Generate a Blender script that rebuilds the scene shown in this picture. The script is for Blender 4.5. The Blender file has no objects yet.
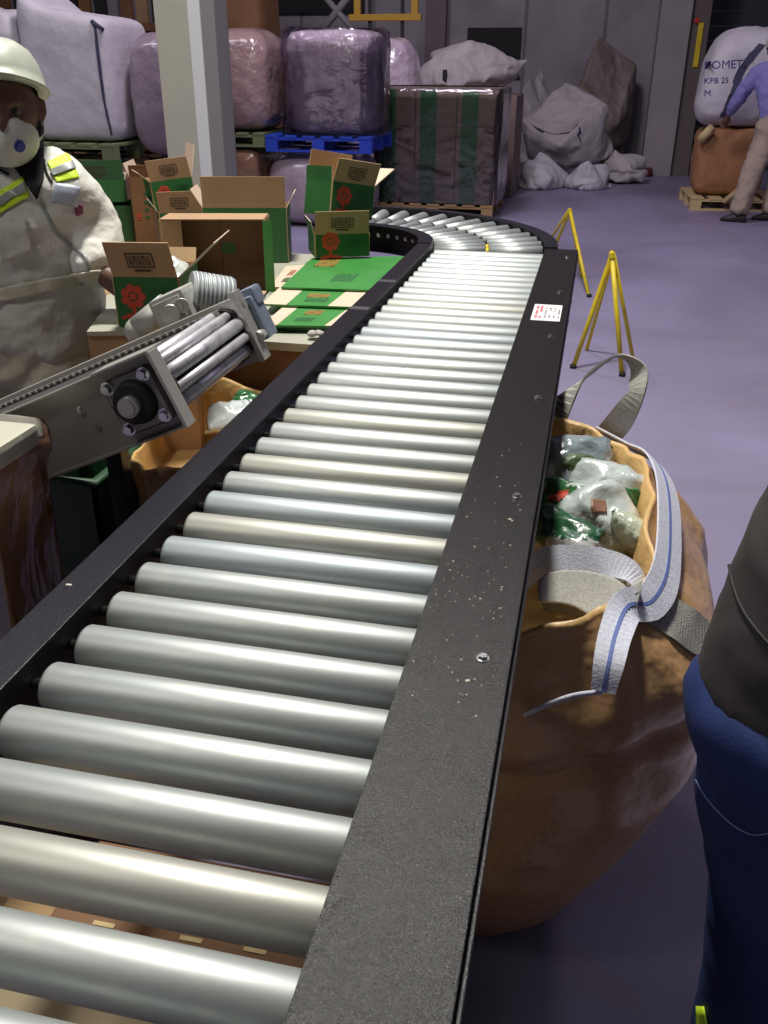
import bpy, bmesh, math, random
from mathutils import Vector, Matrix, noise, Euler
random.seed(7)
PI = math.pi
COL = bpy.context.scene.collection
SC = bpy.context.scene

# ------------------------------------------------------------------ camera
F_PX = 900.15
PITCH, YAW, ROLL = 0.4637789, -0.21714511, 0.004476
CAM = Vector((0, 0, 1.5))
def _axes():
    cp, sp, cy, sy, cr, sr = math.cos(PITCH), math.sin(PITCH), math.cos(YAW), math.sin(YAW), math.cos(ROLL), math.sin(ROLL)
    w = Vector((sy*cp, cy*cp, -sp)); r = Vector((cy, -sy, 0)); u = r.cross(w)
    return cr*r + sr*u, -sr*r + cr*u, w
AR, AU, AW = _axes()
cam_d = bpy.data.cameras.new('camera'); cam = bpy.data.objects.new('camera', cam_d); COL.objects.link(cam)
cam_d.sensor_fit = 'VERTICAL'; cam_d.sensor_height = 24.0; cam_d.lens = F_PX/1024*24
cam_d.clip_start = 0.02; cam_d.clip_end = 200
M = Matrix.Identity(4)
for i in range(3):
    M[i][0] = AR[i]; M[i][1] = AU[i]; M[i][2] = -AW[i]; M[i][3] = CAM[i]
cam.matrix_world = M
SC.camera = cam
def ray(px, py): return AW*F_PX + AR*(px-384) - AU*(py-512)
def at(px, py, Y):
    d = ray(px, py); return CAM + d*(Y/d.y)
def atz(px, py, z):
    d = ray(px, py); return CAM + d*((z-1.5)/d.z)

# ------------------------------------------------------------------ materials
def mat(name, col, rough=.6, metal=0., bump=None, var=None, var2=None, coat=0., spec=.5, sheen=0., trans=0., alpha=1., subs=0.):
    """bump=(scale,strength[,distance]); var=(scale, colour2, lo, hi)"""
    m = bpy.data.materials.new(name); m.use_nodes = True
    nt = m.node_tree; b = nt.nodes['Principled BSDF']
    b.inputs['Base Color'].default_value = (*col, 1)
    b.inputs['Roughness'].default_value = rough
    b.inputs['Metallic'].default_value = metal
    b.inputs['Coat Weight'].default_value = coat
    b.inputs['Coat Roughness'].default_value = .12
    b.inputs['Specular IOR Level'].default_value = spec
    b.inputs['Transmission Weight'].default_value = trans
    b.inputs['Alpha'].default_value = alpha
    tc = nt.nodes.new('ShaderNodeTexCoord')
    last = None
    for v in (var, var2):
        if not v: continue
        n = nt.nodes.new('ShaderNodeTexNoise'); n.inputs['Scale'].default_value = v[0]; n.inputs['Detail'].default_value = 5
        if len(v) > 4:
            mp = nt.nodes.new('ShaderNodeMapping'); mp.inputs['Scale'].default_value = v[4]
            nt.links.new(tc.outputs['Object'], mp.inputs['Vector']); nt.links.new(mp.outputs['Vector'], n.inputs['Vector'])
        else:
            nt.links.new(tc.outputs['Object'], n.inputs['Vector'])
        r = nt.nodes.new('ShaderNodeMapRange'); r.inputs['From Min'].default_value = v[2]; r.inputs['From Max'].default_value = v[3]
        nt.links.new(n.outputs['Fac'], r.inputs['Value'])
        mx = nt.nodes.new('ShaderNodeMix'); mx.data_type = 'RGBA'
        nt.links.new(r.outputs['Result'], mx.inputs['Factor'])
        if last: nt.links.new(last, mx.inputs['A'])
        else: mx.inputs['A'].default_value = (*col, 1)
        mx.inputs['B'].default_value = (*v[1], 1)
        last = mx.outputs['Result']
    if last: nt.links.new(last, b.inputs['Base Color'])
    if bump:
        n = nt.nodes.new('ShaderNodeTexNoise'); n.inputs['Scale'].default_value = bump[0]; n.inputs['Detail'].default_value = 4
        nt.links.new(tc.outputs['Object'], n.inputs['Vector'])
        bp = nt.nodes.new('ShaderNodeBump'); bp.inputs['Strength'].default_value = bump[1]
        bp.inputs['Distance'].default_value = bump[2] if len(bump) > 2 else .01
        nt.links.new(n.outputs['Fac'], bp.inputs['Height']); nt.links.new(bp.outputs['Normal'], b.inputs['Normal'])
    return m

MT = {}
MT['cover'] = mat('hammered_black_paint', (.007,.007,.008),   .27, 0, (560,.9,.0010), spec=.30, var=(600,(.030,.022,.019),.52,.62))
MT['black'] = mat('black_frame_paint', (.008,.008,.012), .30, 0, (500,.6,.0010), spec=.28, var=(600,(.018,.015,.026),.5,.62))
MT['rubber'] = mat('dark_rubber', (.012,.012,.012), .7)
MT['roller'] = mat('zinc_tube', (.44,.465,.45), .50, .68, (14,.12,.004), (9,(.40,.43,.43),.35,.75,(.6,6,6)), (60,(.54,.53,.48),.55,.8,(.3,1,1)))
MT['roller_warm'] = mat('zinc_tube_warm', (.47,.465,.42), .50, .68, (14,.12,.004), (9,(.43,.425,.38),.35,.75,(.6,6,6)))
MT['roller_blue'] = mat('zinc_tube_blue', (.41,.45,.46), .52, .66, (14,.12,.004), (9,(.38,.42,.44),.35,.75,(.6,6,6)))
MT['steel'] = mat('steel_bolt', (.75,.75,.76), .25, 1.)
MT['speck'] = mat('pale_dust', (.50,.47,.40), .8)
MT['sticker'] = mat('sticker_paper', (.80,.74,.74), .45)
MT['red_ink'] = mat('red_ink', (.55,.10,.12), .5)
MT['grey_ink'] = mat('grey_ink', (.22,.20,.24), .5)
MT['yellow'] = mat('yellow_paint', (.72,.55,.02), .4, 0, None, (20,(.50,.36,.03),.5,.8))
MT['ochre'] = mat('ochre_paint', (.42,.24,.02), .5)
MT['grey_metal'] = mat('grey_painted_steel', (.30,.285,.265), .42, .35, (60,.05,.003), (5,(.24,.225,.21),.35,.7))
MT['grey_metal_lt'] = mat('light_grey_steel', (.48,.46,.43), .38, .45, (60,.05,.003))
MT['alu'] = mat('cast_aluminium', (.50,.50,.46), .5, .4, (40,.15,.004))
MT['drum'] = mat('worn_drum_steel', (.62,.60,.64), .45, .6, (30,.2,.004), (30,(.40,.38,.40),.5,.7))
MT['blue_metal'] = mat('blue_grey_motor_paint', (.28,.33,.42), .4, .4, (40,.1,.004))
MT['belt'] = mat('dark_belt', (.05,.045,.045), .6, 0, (80,.3,.004))
MT['kraft'] = mat('kraft_board', (.40,.25,.14), .75, 0, (40,.05,.003), (7,(.35,.21,.115),.35,.7))
MT['kraft_in'] = mat('kraft_inside', (.52,.36,.20), .75, 0, None, (7,(.46,.31,.17),.35,.7))
MT['kraft_pale'] = mat('kraft_pale', (.62,.48,.36), .75)
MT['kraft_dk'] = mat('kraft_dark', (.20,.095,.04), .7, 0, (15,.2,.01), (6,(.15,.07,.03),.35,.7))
MT['green'] = mat('green_print', (.022,.125,.030), .5, 0, None, (9,(.018,.10,.024),.35,.7))
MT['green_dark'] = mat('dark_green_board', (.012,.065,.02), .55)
MT['green_br'] = mat('bright_green_print', (.045,.24,.045), .45, 0, None, (9,(.037,.20,.037),.35,.7))
MT['red_print'] = mat('red_print', (.52,.06,.03), .5)
MT['orange_print'] = mat('orange_print', (.50,.16,.05), .5)
MT['stamp'] = mat('brown_stamp_ink', (.05,.03,.02), .6)
MT['green_ink'] = mat('dark_green_ink', (.015,.10,.03), .5)
MT['bench_top'] = mat('bench_laminate', (.38,.375,.30), .5, 0, (20,.1,.004))
MT['wood'] = mat('pallet_wood', (.36,.23,.11), .8, 0, (30,.3,.006), (4,(.26,.16,.08),.35,.7,(1,8,8)))
MT['wood_green'] = mat('green_stained_pallet', (.14,.17,.08), .8, 0, (30,.3,.006))
MT['wood_pale'] = mat('pale_pallet_wood', (.58,.44,.22), .75, 0, (30,.25,.006), (4,(.48,.35,.18),.35,.7,(1,8,8)))
MT['blue_plastic'] = mat('blue_pallet', (.015,.05,.42), .45)
MT['tanbag'] = mat('tan_woven_sack', (.56,.33,.15), .34, 0, (5,.7,.05), (5,(.47,.26,.115),.35,.7), (150,(.58,.35,.17),.45,.7), coat=.15)
MT['tanbag_in'] = mat('tan_sack_lining', (.60,.38,.15), .45, 0, (9,.6,.03))
MT['webbing'] = mat('white_webbing', (.62,.63,.72), .7, 0, (320,.5,.002), (200,(.52,.53,.63),.4,.6))
MT['webbing_grey'] = mat('grey_webbing', (.42,.41,.37), .75, 0, (320,.5,.002), (180,(.34,.33,.30),.4,.6))
MT['blue_stitch'] = mat('blue_stitching', (.12,.17,.42), .7)
MT['whitebag'] = mat('white_woven_sack', (.58,.55,.60), .6, 0, (5,.5,.04), (3,(.50,.47,.52),.35,.7))
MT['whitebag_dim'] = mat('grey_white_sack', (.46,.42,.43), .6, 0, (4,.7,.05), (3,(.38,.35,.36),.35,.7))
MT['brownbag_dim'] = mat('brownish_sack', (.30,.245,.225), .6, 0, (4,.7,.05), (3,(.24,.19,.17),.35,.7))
MT['pinkfilm'] = mat('pink_film_bale', (.33,.22,.22), .22, 0, (10,.8,.03), (6,(.26,.17,.17),.35,.7), coat=.7)
MT['clearfilm'] = mat('clear_film_bundle', (.60,.50,.60), .22, 0, (6,.9,.05), (9,(.46,.36,.44),.4,.65), coat=.8)
MT['purplefilm'] = mat('lilac_film_bundle', (.36,.29,.34), .28, 0, (9,.6,.03), (6,(.29,.23,.27),.35,.7), coat=.5)
MT['brownfilm'] = mat('brown_film_bundle', (.22,.12,.08), .25, 0, (9,.6,.03), (6,(.17,.09,.06),.35,.7), coat=.5)
MT['orangebag'] = mat('orange_tan_sack', (.36,.17,.07), .6, 0, (7,.6,.03), (6,(.29,.13,.06),.35,.7))
MT['seam'] = mat('dark_blue_seam', (.05,.05,.10), .8)
MT['blue_ink'] = mat('blue_ink', (.10,.09,.35), .6)
MT['coverall'] = mat('white_coverall', (.66,.65,.60), .8, 0, (13,.7,.02), (4,(.58,.56,.50),.4,.7))
MT['trouser_cream'] = mat('cream_trousers', (.62,.58,.47), .8, 0, (11,.8,.02), (4,(.54,.50,.40),.4,.7))
MT['hivis'] = mat('hivis_yellow', (.62,.85,.03), .5)
MT['reflect'] = mat('grey_reflective', (.30,.32,.32), .35)
MT['helmet'] = mat('white_helmet', (.42,.44,.37), .4)
MT['dark_cloth'] = mat('dark_cloth', (.012,.012,.014), .85)
MT['mask'] = mat('white_mask', (.66,.66,.58), .7)
MT['blue_valve'] = mat('blue_valve', (.03,.05,.35), .45)
MT['skin'] = mat('brown_skin', (.13,.062,.04), .5, 0, (60,.1,.003))
MT['eye'] = mat('shaded_eye_white', (.10,.08,.07), .3)  # eye whites coloured dark, in place of the shade on the face
MT['iris'] = mat('dark_iris', (.01,.008,.006), .2)
MT['jacket'] = mat('charcoal_jacket', (.038,.032,.033), .7, 0, (6,.3,.02))
MT['blue_trouser'] = mat('blue_workwear', (.007,.024,.125), .75, 0, (240,.35,.002), (5,(.005,.018,.10),.4,.6))
MT['dark_hem'] = mat('dark_hem', (.03,.03,.026), .8)
MT['lilac_top'] = mat('blue_lilac_shirt', (.20,.19,.46), .8, 0, (12,.6,.02))
MT['beige_trouser'] = mat('beige_trousers', (.34,.27,.22), .8, 0, (12,.6,.02))
MT['boot'] = mat('dark_boot', (.03,.027,.025), .5)
MT['concrete'] = mat('grey_concrete', (.33,.30,.30), .7, 0, (9,.3,.01), (2,(.27,.245,.25),.35,.7))
MT['column_beige'] = mat('beige_column_paint', (.42,.40,.34), .5, 0, (9,.1,.005), (2,(.36,.345,.30),.35,.7))
MT['column_white'] = mat('white_column_paint', (.60,.60,.63), .4)
MT['column_grey'] = mat('grey_column_paint', (.20,.185,.195), .6, 0, (9,.1,.005))
MT['pack_white'] = mat('white_pouch', (.50,.55,.54), .28, 0, (12,.7,.02), None, coat=.5)
MT['pack_green'] = mat('green_pouch', (.03,.14,.05), .3, 0, (14,.7,.02), (14,(.55,.62,.55),.56,.6), coat=.5)
MT['pack_clear'] = mat('grey_blue_pouch', (.22,.27,.30), .15, 0, (10,.9,.03), (8,(.40,.46,.50),.45,.7), coat=.8)
MT['dark_green_tray'] = mat('dark_green_tray', (.02,.07,.03), .5)
MT['door_dark'] = mat('dark_blue_door', (.035,.045,.062), .5, 0, (3,.2,.01), (2,(.025,.032,.045),.35,.7))

def floor_mat():
    m = bpy.data.materials.new('painted_concrete_floor'); m.use_nodes = True
    nt = m.node_tree; b = nt.nodes['Principled BSDF']; tc = nt.nodes.new('ShaderNodeTexCoord')
    def nz(s, d=6, dist=0):
        n = nt.nodes.new('ShaderNodeTexNoise'); n.inputs['Scale'].default_value = s; n.inputs['Detail'].default_value = d
        n.inputs['Distortion'].default_value = dist
        nt.links.new(tc.outputs['Object'], n.inputs['Vector']); return n
    a = nz(.7, 6, .8); c = nz(5, 6, .3); s = nz(60, 3)
    r1 = nt.nodes.new('ShaderNodeValToRGB'); e = r1.color_ramp.elements
    e[0].position = .32; e[0].color = (.20,.175,.27,1); e[1].position = .68; e[1].color = (.30,.275,.43,1)
    nt.links.new(a.outputs['Fac'], r1.inputs['Fac'])
    r2 = nt.nodes.new('ShaderNodeMapRange'); r2.inputs['From Min'].default_value = .5; r2.inputs['From Max'].default_value = .75; r2.inputs['To Max'].default_value = .55
    nt.links.new(c.outputs['Fac'], r2.inputs['Value'])
    mx = nt.nodes.new('ShaderNodeMix'); mx.data_type = 'RGBA'; mx.inputs['B'].default_value = (.24,.20,.25,1)
    nt.links.new(r1.outputs['Color'], mx.inputs['A']); nt.links.new(r2.outputs['Result'], mx.inputs['Factor'])
    nt.links.new(mx.outputs['Result'], b.inputs['Base Color'])
    r3 = nt.nodes.new('ShaderNodeMapRange'); r3.inputs['To Min'].default_value = .38; r3.inputs['To Max'].default_value = .62
    nt.links.new(c.outputs['Fac'], r3.inputs['Value']); nt.links.new(r3.outputs['Result'], b.inputs['Roughness'])
    bp = nt.nodes.new('ShaderNodeBump'); bp.inputs['Strength'].default_value = .15; bp.inputs['Distance'].default_value = .005
    nt.links.new(s.outputs['Fac'], bp.inputs['Height']); nt.links.new(bp.outputs['Normal'], b.inputs['Normal'])
    return m
MT['floor'] = floor_mat()

def wall_mat():
    m = bpy.data.materials.new('wall_panels'); m.use_nodes = True
    nt = m.node_tree; b = nt.nodes['Principled BSDF']; tc = nt.nodes.new('ShaderNodeTexCoord')
    br = nt.nodes.new('ShaderNodeTexBrick'); br.offset = 0
    br.inputs['Color1'].default_value = (.40,.375,.40,1); br.inputs['Color2'].default_value = (.375,.35,.375,1); br.inputs['Mortar'].default_value = (.22,.20,.22,1)
    br.inputs['Scale'].default_value = 1; br.inputs['Mortar Size'].default_value = .03
    br.inputs['Brick Width'].default_value = 1.25; br.inputs['Row Height'].default_value = 6
    mp = nt.nodes.new('ShaderNodeMapping'); mp.inputs['Rotation'].default_value = (PI/2, 0, 0); mp.inputs['Location'].default_value = (.1,0,0)
    nt.links.new(tc.outputs['Object'], mp.inputs['Vector']); nt.links.new(mp.outputs['Vector'], br.inputs['Vector'])
    n = nt.nodes.new('ShaderNodeTexNoise'); n.inputs['Scale'].default_value = 1.2; n.inputs['Detail'].default_value = 6
    nt.links.new(tc.outputs['Object'], n.inputs['Vector'])
    mx = nt.nodes.new('ShaderNodeMix'); mx.data_type = 'RGBA'; mx.blend_type = 'MULTIPLY'; mx.inputs['B'].default_value = (.72,.68,.70,1)
    nt.links.new(br.outputs['Color'], mx.inputs['A'])
    r = nt.nodes.new('ShaderNodeMapRange'); r.inputs['From Min'].default_value = .4; r.inputs['From Max'].default_value = .7
    nt.links.new(n.outputs['Fac'], r.inputs['Value']); nt.links.new(r.outputs['Result'], mx.inputs['Factor'])
    nt.links.new(mx.outputs['Result'], b.inputs['Base Color']); b.inputs['Roughness'].default_value = .6
    return m
MT['wall'] = wall_mat()

def film_mat():
    m = bpy.data.materials.new('stretch_film'); m.use_nodes = True
    nt = m.node_tree; nt.nodes.clear()
    out = nt.nodes.new('ShaderNodeOutputMaterial'); t = nt.nodes.new('ShaderNodeBsdfTransparent'); g = nt.nodes.new('ShaderNodeBsdfGlossy')
    t.inputs['Color'].default_value = (.93,.92,.94,1); g.inputs['Roughness'].default_value = .16; g.inputs['Color'].default_value = (.9,.88,.95,1)
    f = nt.nodes.new('ShaderNodeFresnel'); f.inputs['IOR'].default_value = 1.6
    tc = nt.nodes.new('ShaderNodeTexCoord'); n = nt.nodes.new('ShaderNodeTexNoise'); n.inputs['Scale'].default_value = 4; n.inputs['Detail'].default_value = 3
    n.inputs['Distortion'].default_value = 1.2
    nt.links.new(tc.outputs['Object'], n.inputs['Vector'])
    bp = nt.nodes.new('ShaderNodeBump'); bp.inputs['Strength'].default_value = .6; bp.inputs['Distance'].default_value = .03
    nt.links.new(n.outputs['Fac'], bp.inputs['Height'])
    nt.links.new(bp.outputs['Normal'], g.inputs['Normal']); nt.links.new(bp.outputs['Normal'], f.inputs['Normal'])
    a = nt.nodes.new('ShaderNodeMath'); a.operation = 'ADD'; a.inputs[1].default_value = .03; a.use_clamp = True
    nt.links.new(f.outputs['Fac'], a.inputs[0])
    mx = nt.nodes.new('ShaderNodeMixShader'); nt.links.new(a.outputs[0], mx.inputs['Fac'])
    nt.links.new(t.outputs[0], mx.inputs[1]); nt.links.new(g.outputs[0], mx.inputs[2]); nt.links.new(mx.outputs[0], out.inputs['Surface'])
    return m
MT['film'] = film_mat()

# ------------------------------------------------------------------ object helpers
def wm(o):
    m = Matrix.Identity(4)
    while o is not None:
        m = Matrix.LocRotScale(o.location, o.rotation_euler, None) @ m; o = o.parent
    return m
class MB:
    def __init__(s): s.b = bmesh.new()
    def box(s, c, size, rot=None, mi=0, bev=0):
        m = Matrix.Translation(Vector(c)) @ (rot if rot is not None else Matrix.Identity(4)) @ Matrix.Diagonal((*size, 1))
        r = bmesh.ops.create_cube(s.b, size=1, matrix=m)
        fs = set(f for v in r['verts'] for f in v.link_faces)
        for f in fs: f.material_index = mi
        if bev:
            es = list(set(e for v in r['verts'] for e in v.link_edges))
            bmesh.ops.bevel(s.b, geom=es, offset=bev, segments=2, affect='EDGES', profile=.7)
        return s
    def bb(s, a, b, mi=0, bev=0):
        a, b = Vector(a), Vector(b); return s.box((a+b)/2, [abs(x) for x in (b-a)], None, mi, bev)
    def cyl(s, p0, p1, r0, r1=None, n=24, cap=True, mi=0, smooth=True):
        p0, p1 = Vector(p0), Vector(p1); d = p1-p0; r1 = r0 if r1 is None else r1
        q = d.to_track_quat('Z', 'Y').to_matrix().to_4x4()
        m = Matrix.Translation((p0+p1)/2) @ q
        r = bmesh.ops.create_cone(s.b, cap_ends=cap, segments=n, radius1=r0, radius2=r1, depth=d.length, matrix=m)
        for f in set(f for v in r['verts'] for f in v.link_faces):
            f.material_index = mi; f.smooth = smooth and len(f.verts) == 4
        return s
    def sph(s, c, r, n=16, scale=(1,1,1), mi=0):
        m = Matrix.Translation(Vector(c)) @ Matrix.Diagonal((*scale, 1))
        q = bmesh.ops.create_uvsphere(s.b, u_segments=n, v_segments=max(6, n//2), radius=r, matrix=m)
        for f in set(f for v in q['verts'] for f in v.link_faces): f.smooth = True; f.material_index = mi
        return s
    def tube(s, pts, r, n=10, closed=False, mi=0):
        pts = [Vector(p) for p in pts]; rs = r if isinstance(r, (list, tuple)) else [r]*len(pts)
        rings = []; ref = None
        for i, p in enumerate(pts):
            a = pts[i-1] if i else (pts[-1] if closed else pts[0]); b = pts[(i+1) % len(pts)] if (closed or i < len(pts)-1) else pts[-1]
            t = (b-a).normalized()
            if ref is None: ref = t.orthogonal().normalized()
            ref = (ref - t*ref.dot(t)).normalized(); bi = t.cross(ref)
            rings.append([s.b.verts.new(p + (ref*math.cos(k*2*PI/n) + bi*math.sin(k*2*PI/n))*rs[i]) for k in range(n)])
        m = len(rings)
        for i in range(m if closed else m-1):
            A, B = rings[i], rings[(i+1) % m]
            for k in range(n):
                f = s.b.faces.new((A[k], A[(k+1) % n], B[(k+1) % n], B[k])); f.smooth = True; f.material_index = mi
        if not closed:
            for R, rev in ((rings[0], True), (rings[-1], False)):
                f = s.b.faces.new(R[::-1] if rev else R); f.material_index = mi
        return s
    def loft(s, rings, cap0=True, cap1=True, smooth=True, mi=0):
        vs = [[s.b.verts.new(p) for p in R] for R in rings]; n = len(vs[0])
        for i in range(len(vs)-1):
            for k in range(n):
                f = s.b.faces.new((vs[i][k], vs[i][(k+1) % n], vs[i+1][(k+1) % n], vs[i+1][k])); f.smooth = smooth; f.material_index = mi
        if cap0: s.b.faces.new(vs[0][::-1]).material_index = mi
        if cap1: s.b.faces.new(vs[-1]).material_index = mi
        return s
    def ribbon(s, pts, sides, w, th=.004, mi=0, seg=6):
        """flat strap through pts (Catmull-Rom), width w along sides[i]"""
        P = spline(pts, seg); S = spline(sides, seg)
        W = spline([Vector((x, 0, 0)) for x in (w if isinstance(w, (list, tuple)) else [w]*len(pts))], seg)
        rings = []
        for i, p in enumerate(P):
            t = (P[min(i+1, len(P)-1)] - P[max(i-1, 0)]).normalized(); sd = (S[i] - t*S[i].dot(t)).normalized(); n = t.cross(sd)
            h = W[i].x/2; rings.append([p-sd*h-n*th/2, p+sd*h-n*th/2, p+sd*h+n*th/2, p-sd*h+n*th/2])
        return s.loft(rings, smooth=False, mi=mi)
    def face(s, pts, mi=0):
        f = s.b.faces.new([s.b.verts.new(Vector(p)) for p in pts]); f.material_index = mi; return s
    def build(s, name, mats, parent=None, local=False, smooth=None, doubles=0, autos=None):
        if doubles: bmesh.ops.remove_doubles(s.b, verts=s.b.verts, dist=doubles)
        bmesh.ops.recalc_face_normals(s.b, faces=s.b.faces)
        me = bpy.data.meshes.new(name)
        if parent is not None and not local: s.b.transform(wm(parent).inverted())
        s.b.to_mesh(me); s.b.free()
        for m in (mats if isinstance(mats, (list, tuple)) else [mats]): me.materials.append(MT[m] if isinstance(m, str) else m)
        if smooth is not None:
            for p in me.polygons: p.use_smooth = smooth
        o = bpy.data.objects.new(name, me); COL.objects.link(o); o.parent = parent
        return o
def spline(pts, seg=6):
    pts = [Vector(p) for p in pts]; out = []
    for i in range(len(pts)-1):
        p0 = pts[max(i-1, 0)]; p1 = pts[i]; p2 = pts[i+1]; p3 = pts[min(i+2, len(pts)-1)]
        for k in range(seg):
            t = k/seg; out.append(.5*((2*p1)+(p2-p0)*t+(2*p0-5*p1+4*p2-p3)*t*t+(3*p1-p0-3*p2+p3)*t**3))
    out.append(pts[-1].copy()); return out
def tag(o, label=None, cat=None, group=None, kind=None):
    if label: o['label'] = label
    if cat: o['category'] = cat
    if group: o['group'] = group
    if kind: o['kind'] = kind
    return o
def thing(name, label, cat, loc=(0,0,0), rz=0, group=None):
    o = bpy.data.objects.new(name, None); COL.objects.link(o); o.location = loc; o.rotation_euler = (0,0,rz); o.empty_display_size = .1
    return tag(o, label, cat, group)
def copy_tree(o, parent=None):
    c = o.copy(); COL.objects.link(c); c.parent = parent
    for ch in list(o.children): copy_tree(ch, c)
    return c
def bevmod(o, w=.003, seg=2):
    m = o.modifiers.new('bevel', 'BEVEL'); m.width = w; m.segments = seg; m.limit_method = 'ANGLE'; m.angle_limit = math.radians(40); return o
def bake(o):
    """freeze modifiers into the mesh"""
    dg = bpy.context.evaluated_depsgraph_get(); me = bpy.data.meshes.new_from_object(o.evaluated_get(dg)); 
    mats = [mm for mm in o.data.materials]; o.modifiers.clear(); o.data = me
    me.materials.clear()
    for mm in mats: me.materials.append(mm)
    for p in me.polygons: p.use_smooth = True; p.material_index = 0
    return o
from mathutils.bvhtree import BVHTree
def lay(name, q4, m, par, tgt, off=.003, n=14, th=.002, nu=None):
    """cloth patch lying on the garment: its corners are found on the garment's surface, then it is built there as thin cloth"""
    inv = wm(tgt); bv = BVHTree.FromPolygons([inv @ v.co for v in tgt.data.vertices], [tuple(p.vertices) for p in tgt.data.polygons])
    nu = nu or n; mb = MB(); g = []
    for j in range(n+1):
        row = []
        for i in range(nu+1):
            u, v = i/nu, j/n
            x = (q4[0][0]*(1-u)+q4[1][0]*u)*(1-v)+(q4[3][0]*(1-u)+q4[2][0]*u)*v
            y = (q4[0][1]*(1-u)+q4[1][1]*u)*(1-v)+(q4[3][1]*(1-u)+q4[2][1]*u)*v
            d = ray(x, y).normalized(); h = bv.ray_cast(CAM, d)
            row.append(mb.b.verts.new(h[0]+(h[1] if h[1].dot(d) < 0 else -h[1])*off) if h[0] is not None else None)
        g.append(row)
    for j in range(n):
        for i in range(nu):
            q = (g[j][i],g[j][i+1],g[j+1][i+1],g[j+1][i])
            if all(q) and max((q[k].co-q[(k+1)%4].co).length for k in range(4)) < .06: mb.b.faces.new(q).smooth = True
    bmesh.ops.delete(mb.b, geom=[v for v in mb.b.verts if not v.link_faces], context='VERTS')
    o = mb.build(name, m, par); s_ = o.modifiers.new('t','SOLIDIFY'); s_.thickness = th; return o
def lay_line(name, pts, w, m, par, tgt, off=.004):
    P = spline([Vector((x, y, 0)) for x, y in pts], 6); inv = wm(tgt); bv = BVHTree.FromPolygons([inv @ v.co for v in tgt.data.vertices], [tuple(p.vertices) for p in tgt.data.polygons])
    Q = []
    for p in P:
        h = bv.ray_cast(CAM, ray(p.x, p.y).normalized())
        if h[0] is not None: Q.append(h[0]+h[1]*off*.5)
    return MB().tube(Q, w/2, 8).build(name, m, par)
def se(t, a, b, e):
    c, s = math.cos(t), math.sin(t)
    return a*math.copysign(abs(c)**(2/e), c), b*math.copysign(abs(s)**(2/e), s)
def fold(p, f, seed):
    """ridged cloth-like noise, -1..1"""
    q = Vector(p)*f + Vector((seed*3.1, seed*1.7, seed*5.3))
    a = 1-2*abs(noise.noise(q)); b = 1-2*abs(noise.noise(q*2.1+Vector((9,4,2))))
    return a*.65+b*.35-.45

def blob(c, a, b, h, seed, amp=.05, f=2.5, e=4, ev=3.2, mats='whitebag', n=56, m=30, taper=0., lean=(0,0), sag=.0, top=None, crease=None):
    """closed bulging sack/bale standing on z=c.z; returns MB"""
    mb = MB(); rings = []
    for j in range(m+1):
        v = j/m; ph = (v-.5)*PI
        cz = math.sin(ph); cr = math.cos(ph)
        cz = math.copysign(abs(cz)**(2/ev), cz); cr = abs(cr)**(2/ev)
        z = (cz+1)/2*h
        R = []
        for k in range(n):
            t = 2*PI*k/n; x, y = se(t, a, b, e)
            w = (1-taper*(z/h)) * (1+sag*math.sin(PI*min(1, z/h*1.1)))
            p = Vector((x*cr*w + lean[0]*z, y*cr*w + lean[1]*z, z))
            if top: p.z *= 1 + (top(p.x/a, p.y/b)-1)*(z/h)**2
            nn = Vector((x*cr, y*cr, (z-h/2)*.5)).normalized()
            d = fold(p, f, seed)*amp
            if crease:
                wq = p*crease[0] + Vector((seed,seed*2,0)) + noise.noise_vector(p*1.5+Vector((seed,0,0)))*.35
                vd = noise.voronoi(wq)[0]; d = d*.5 - (min(vd[1]-vd[0], .6)-.25)*crease[1] + noise.noise(p*7+Vector((seed,1,2)))*amp*.12
            p += nn*d*(0.3+.7*min(1, z/(h*.15)))
            p.z = max(p.z, 0)
            R.append(Vector(c)+p)
        rings.append(R)
    mb.loft(rings); return mb

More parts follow.
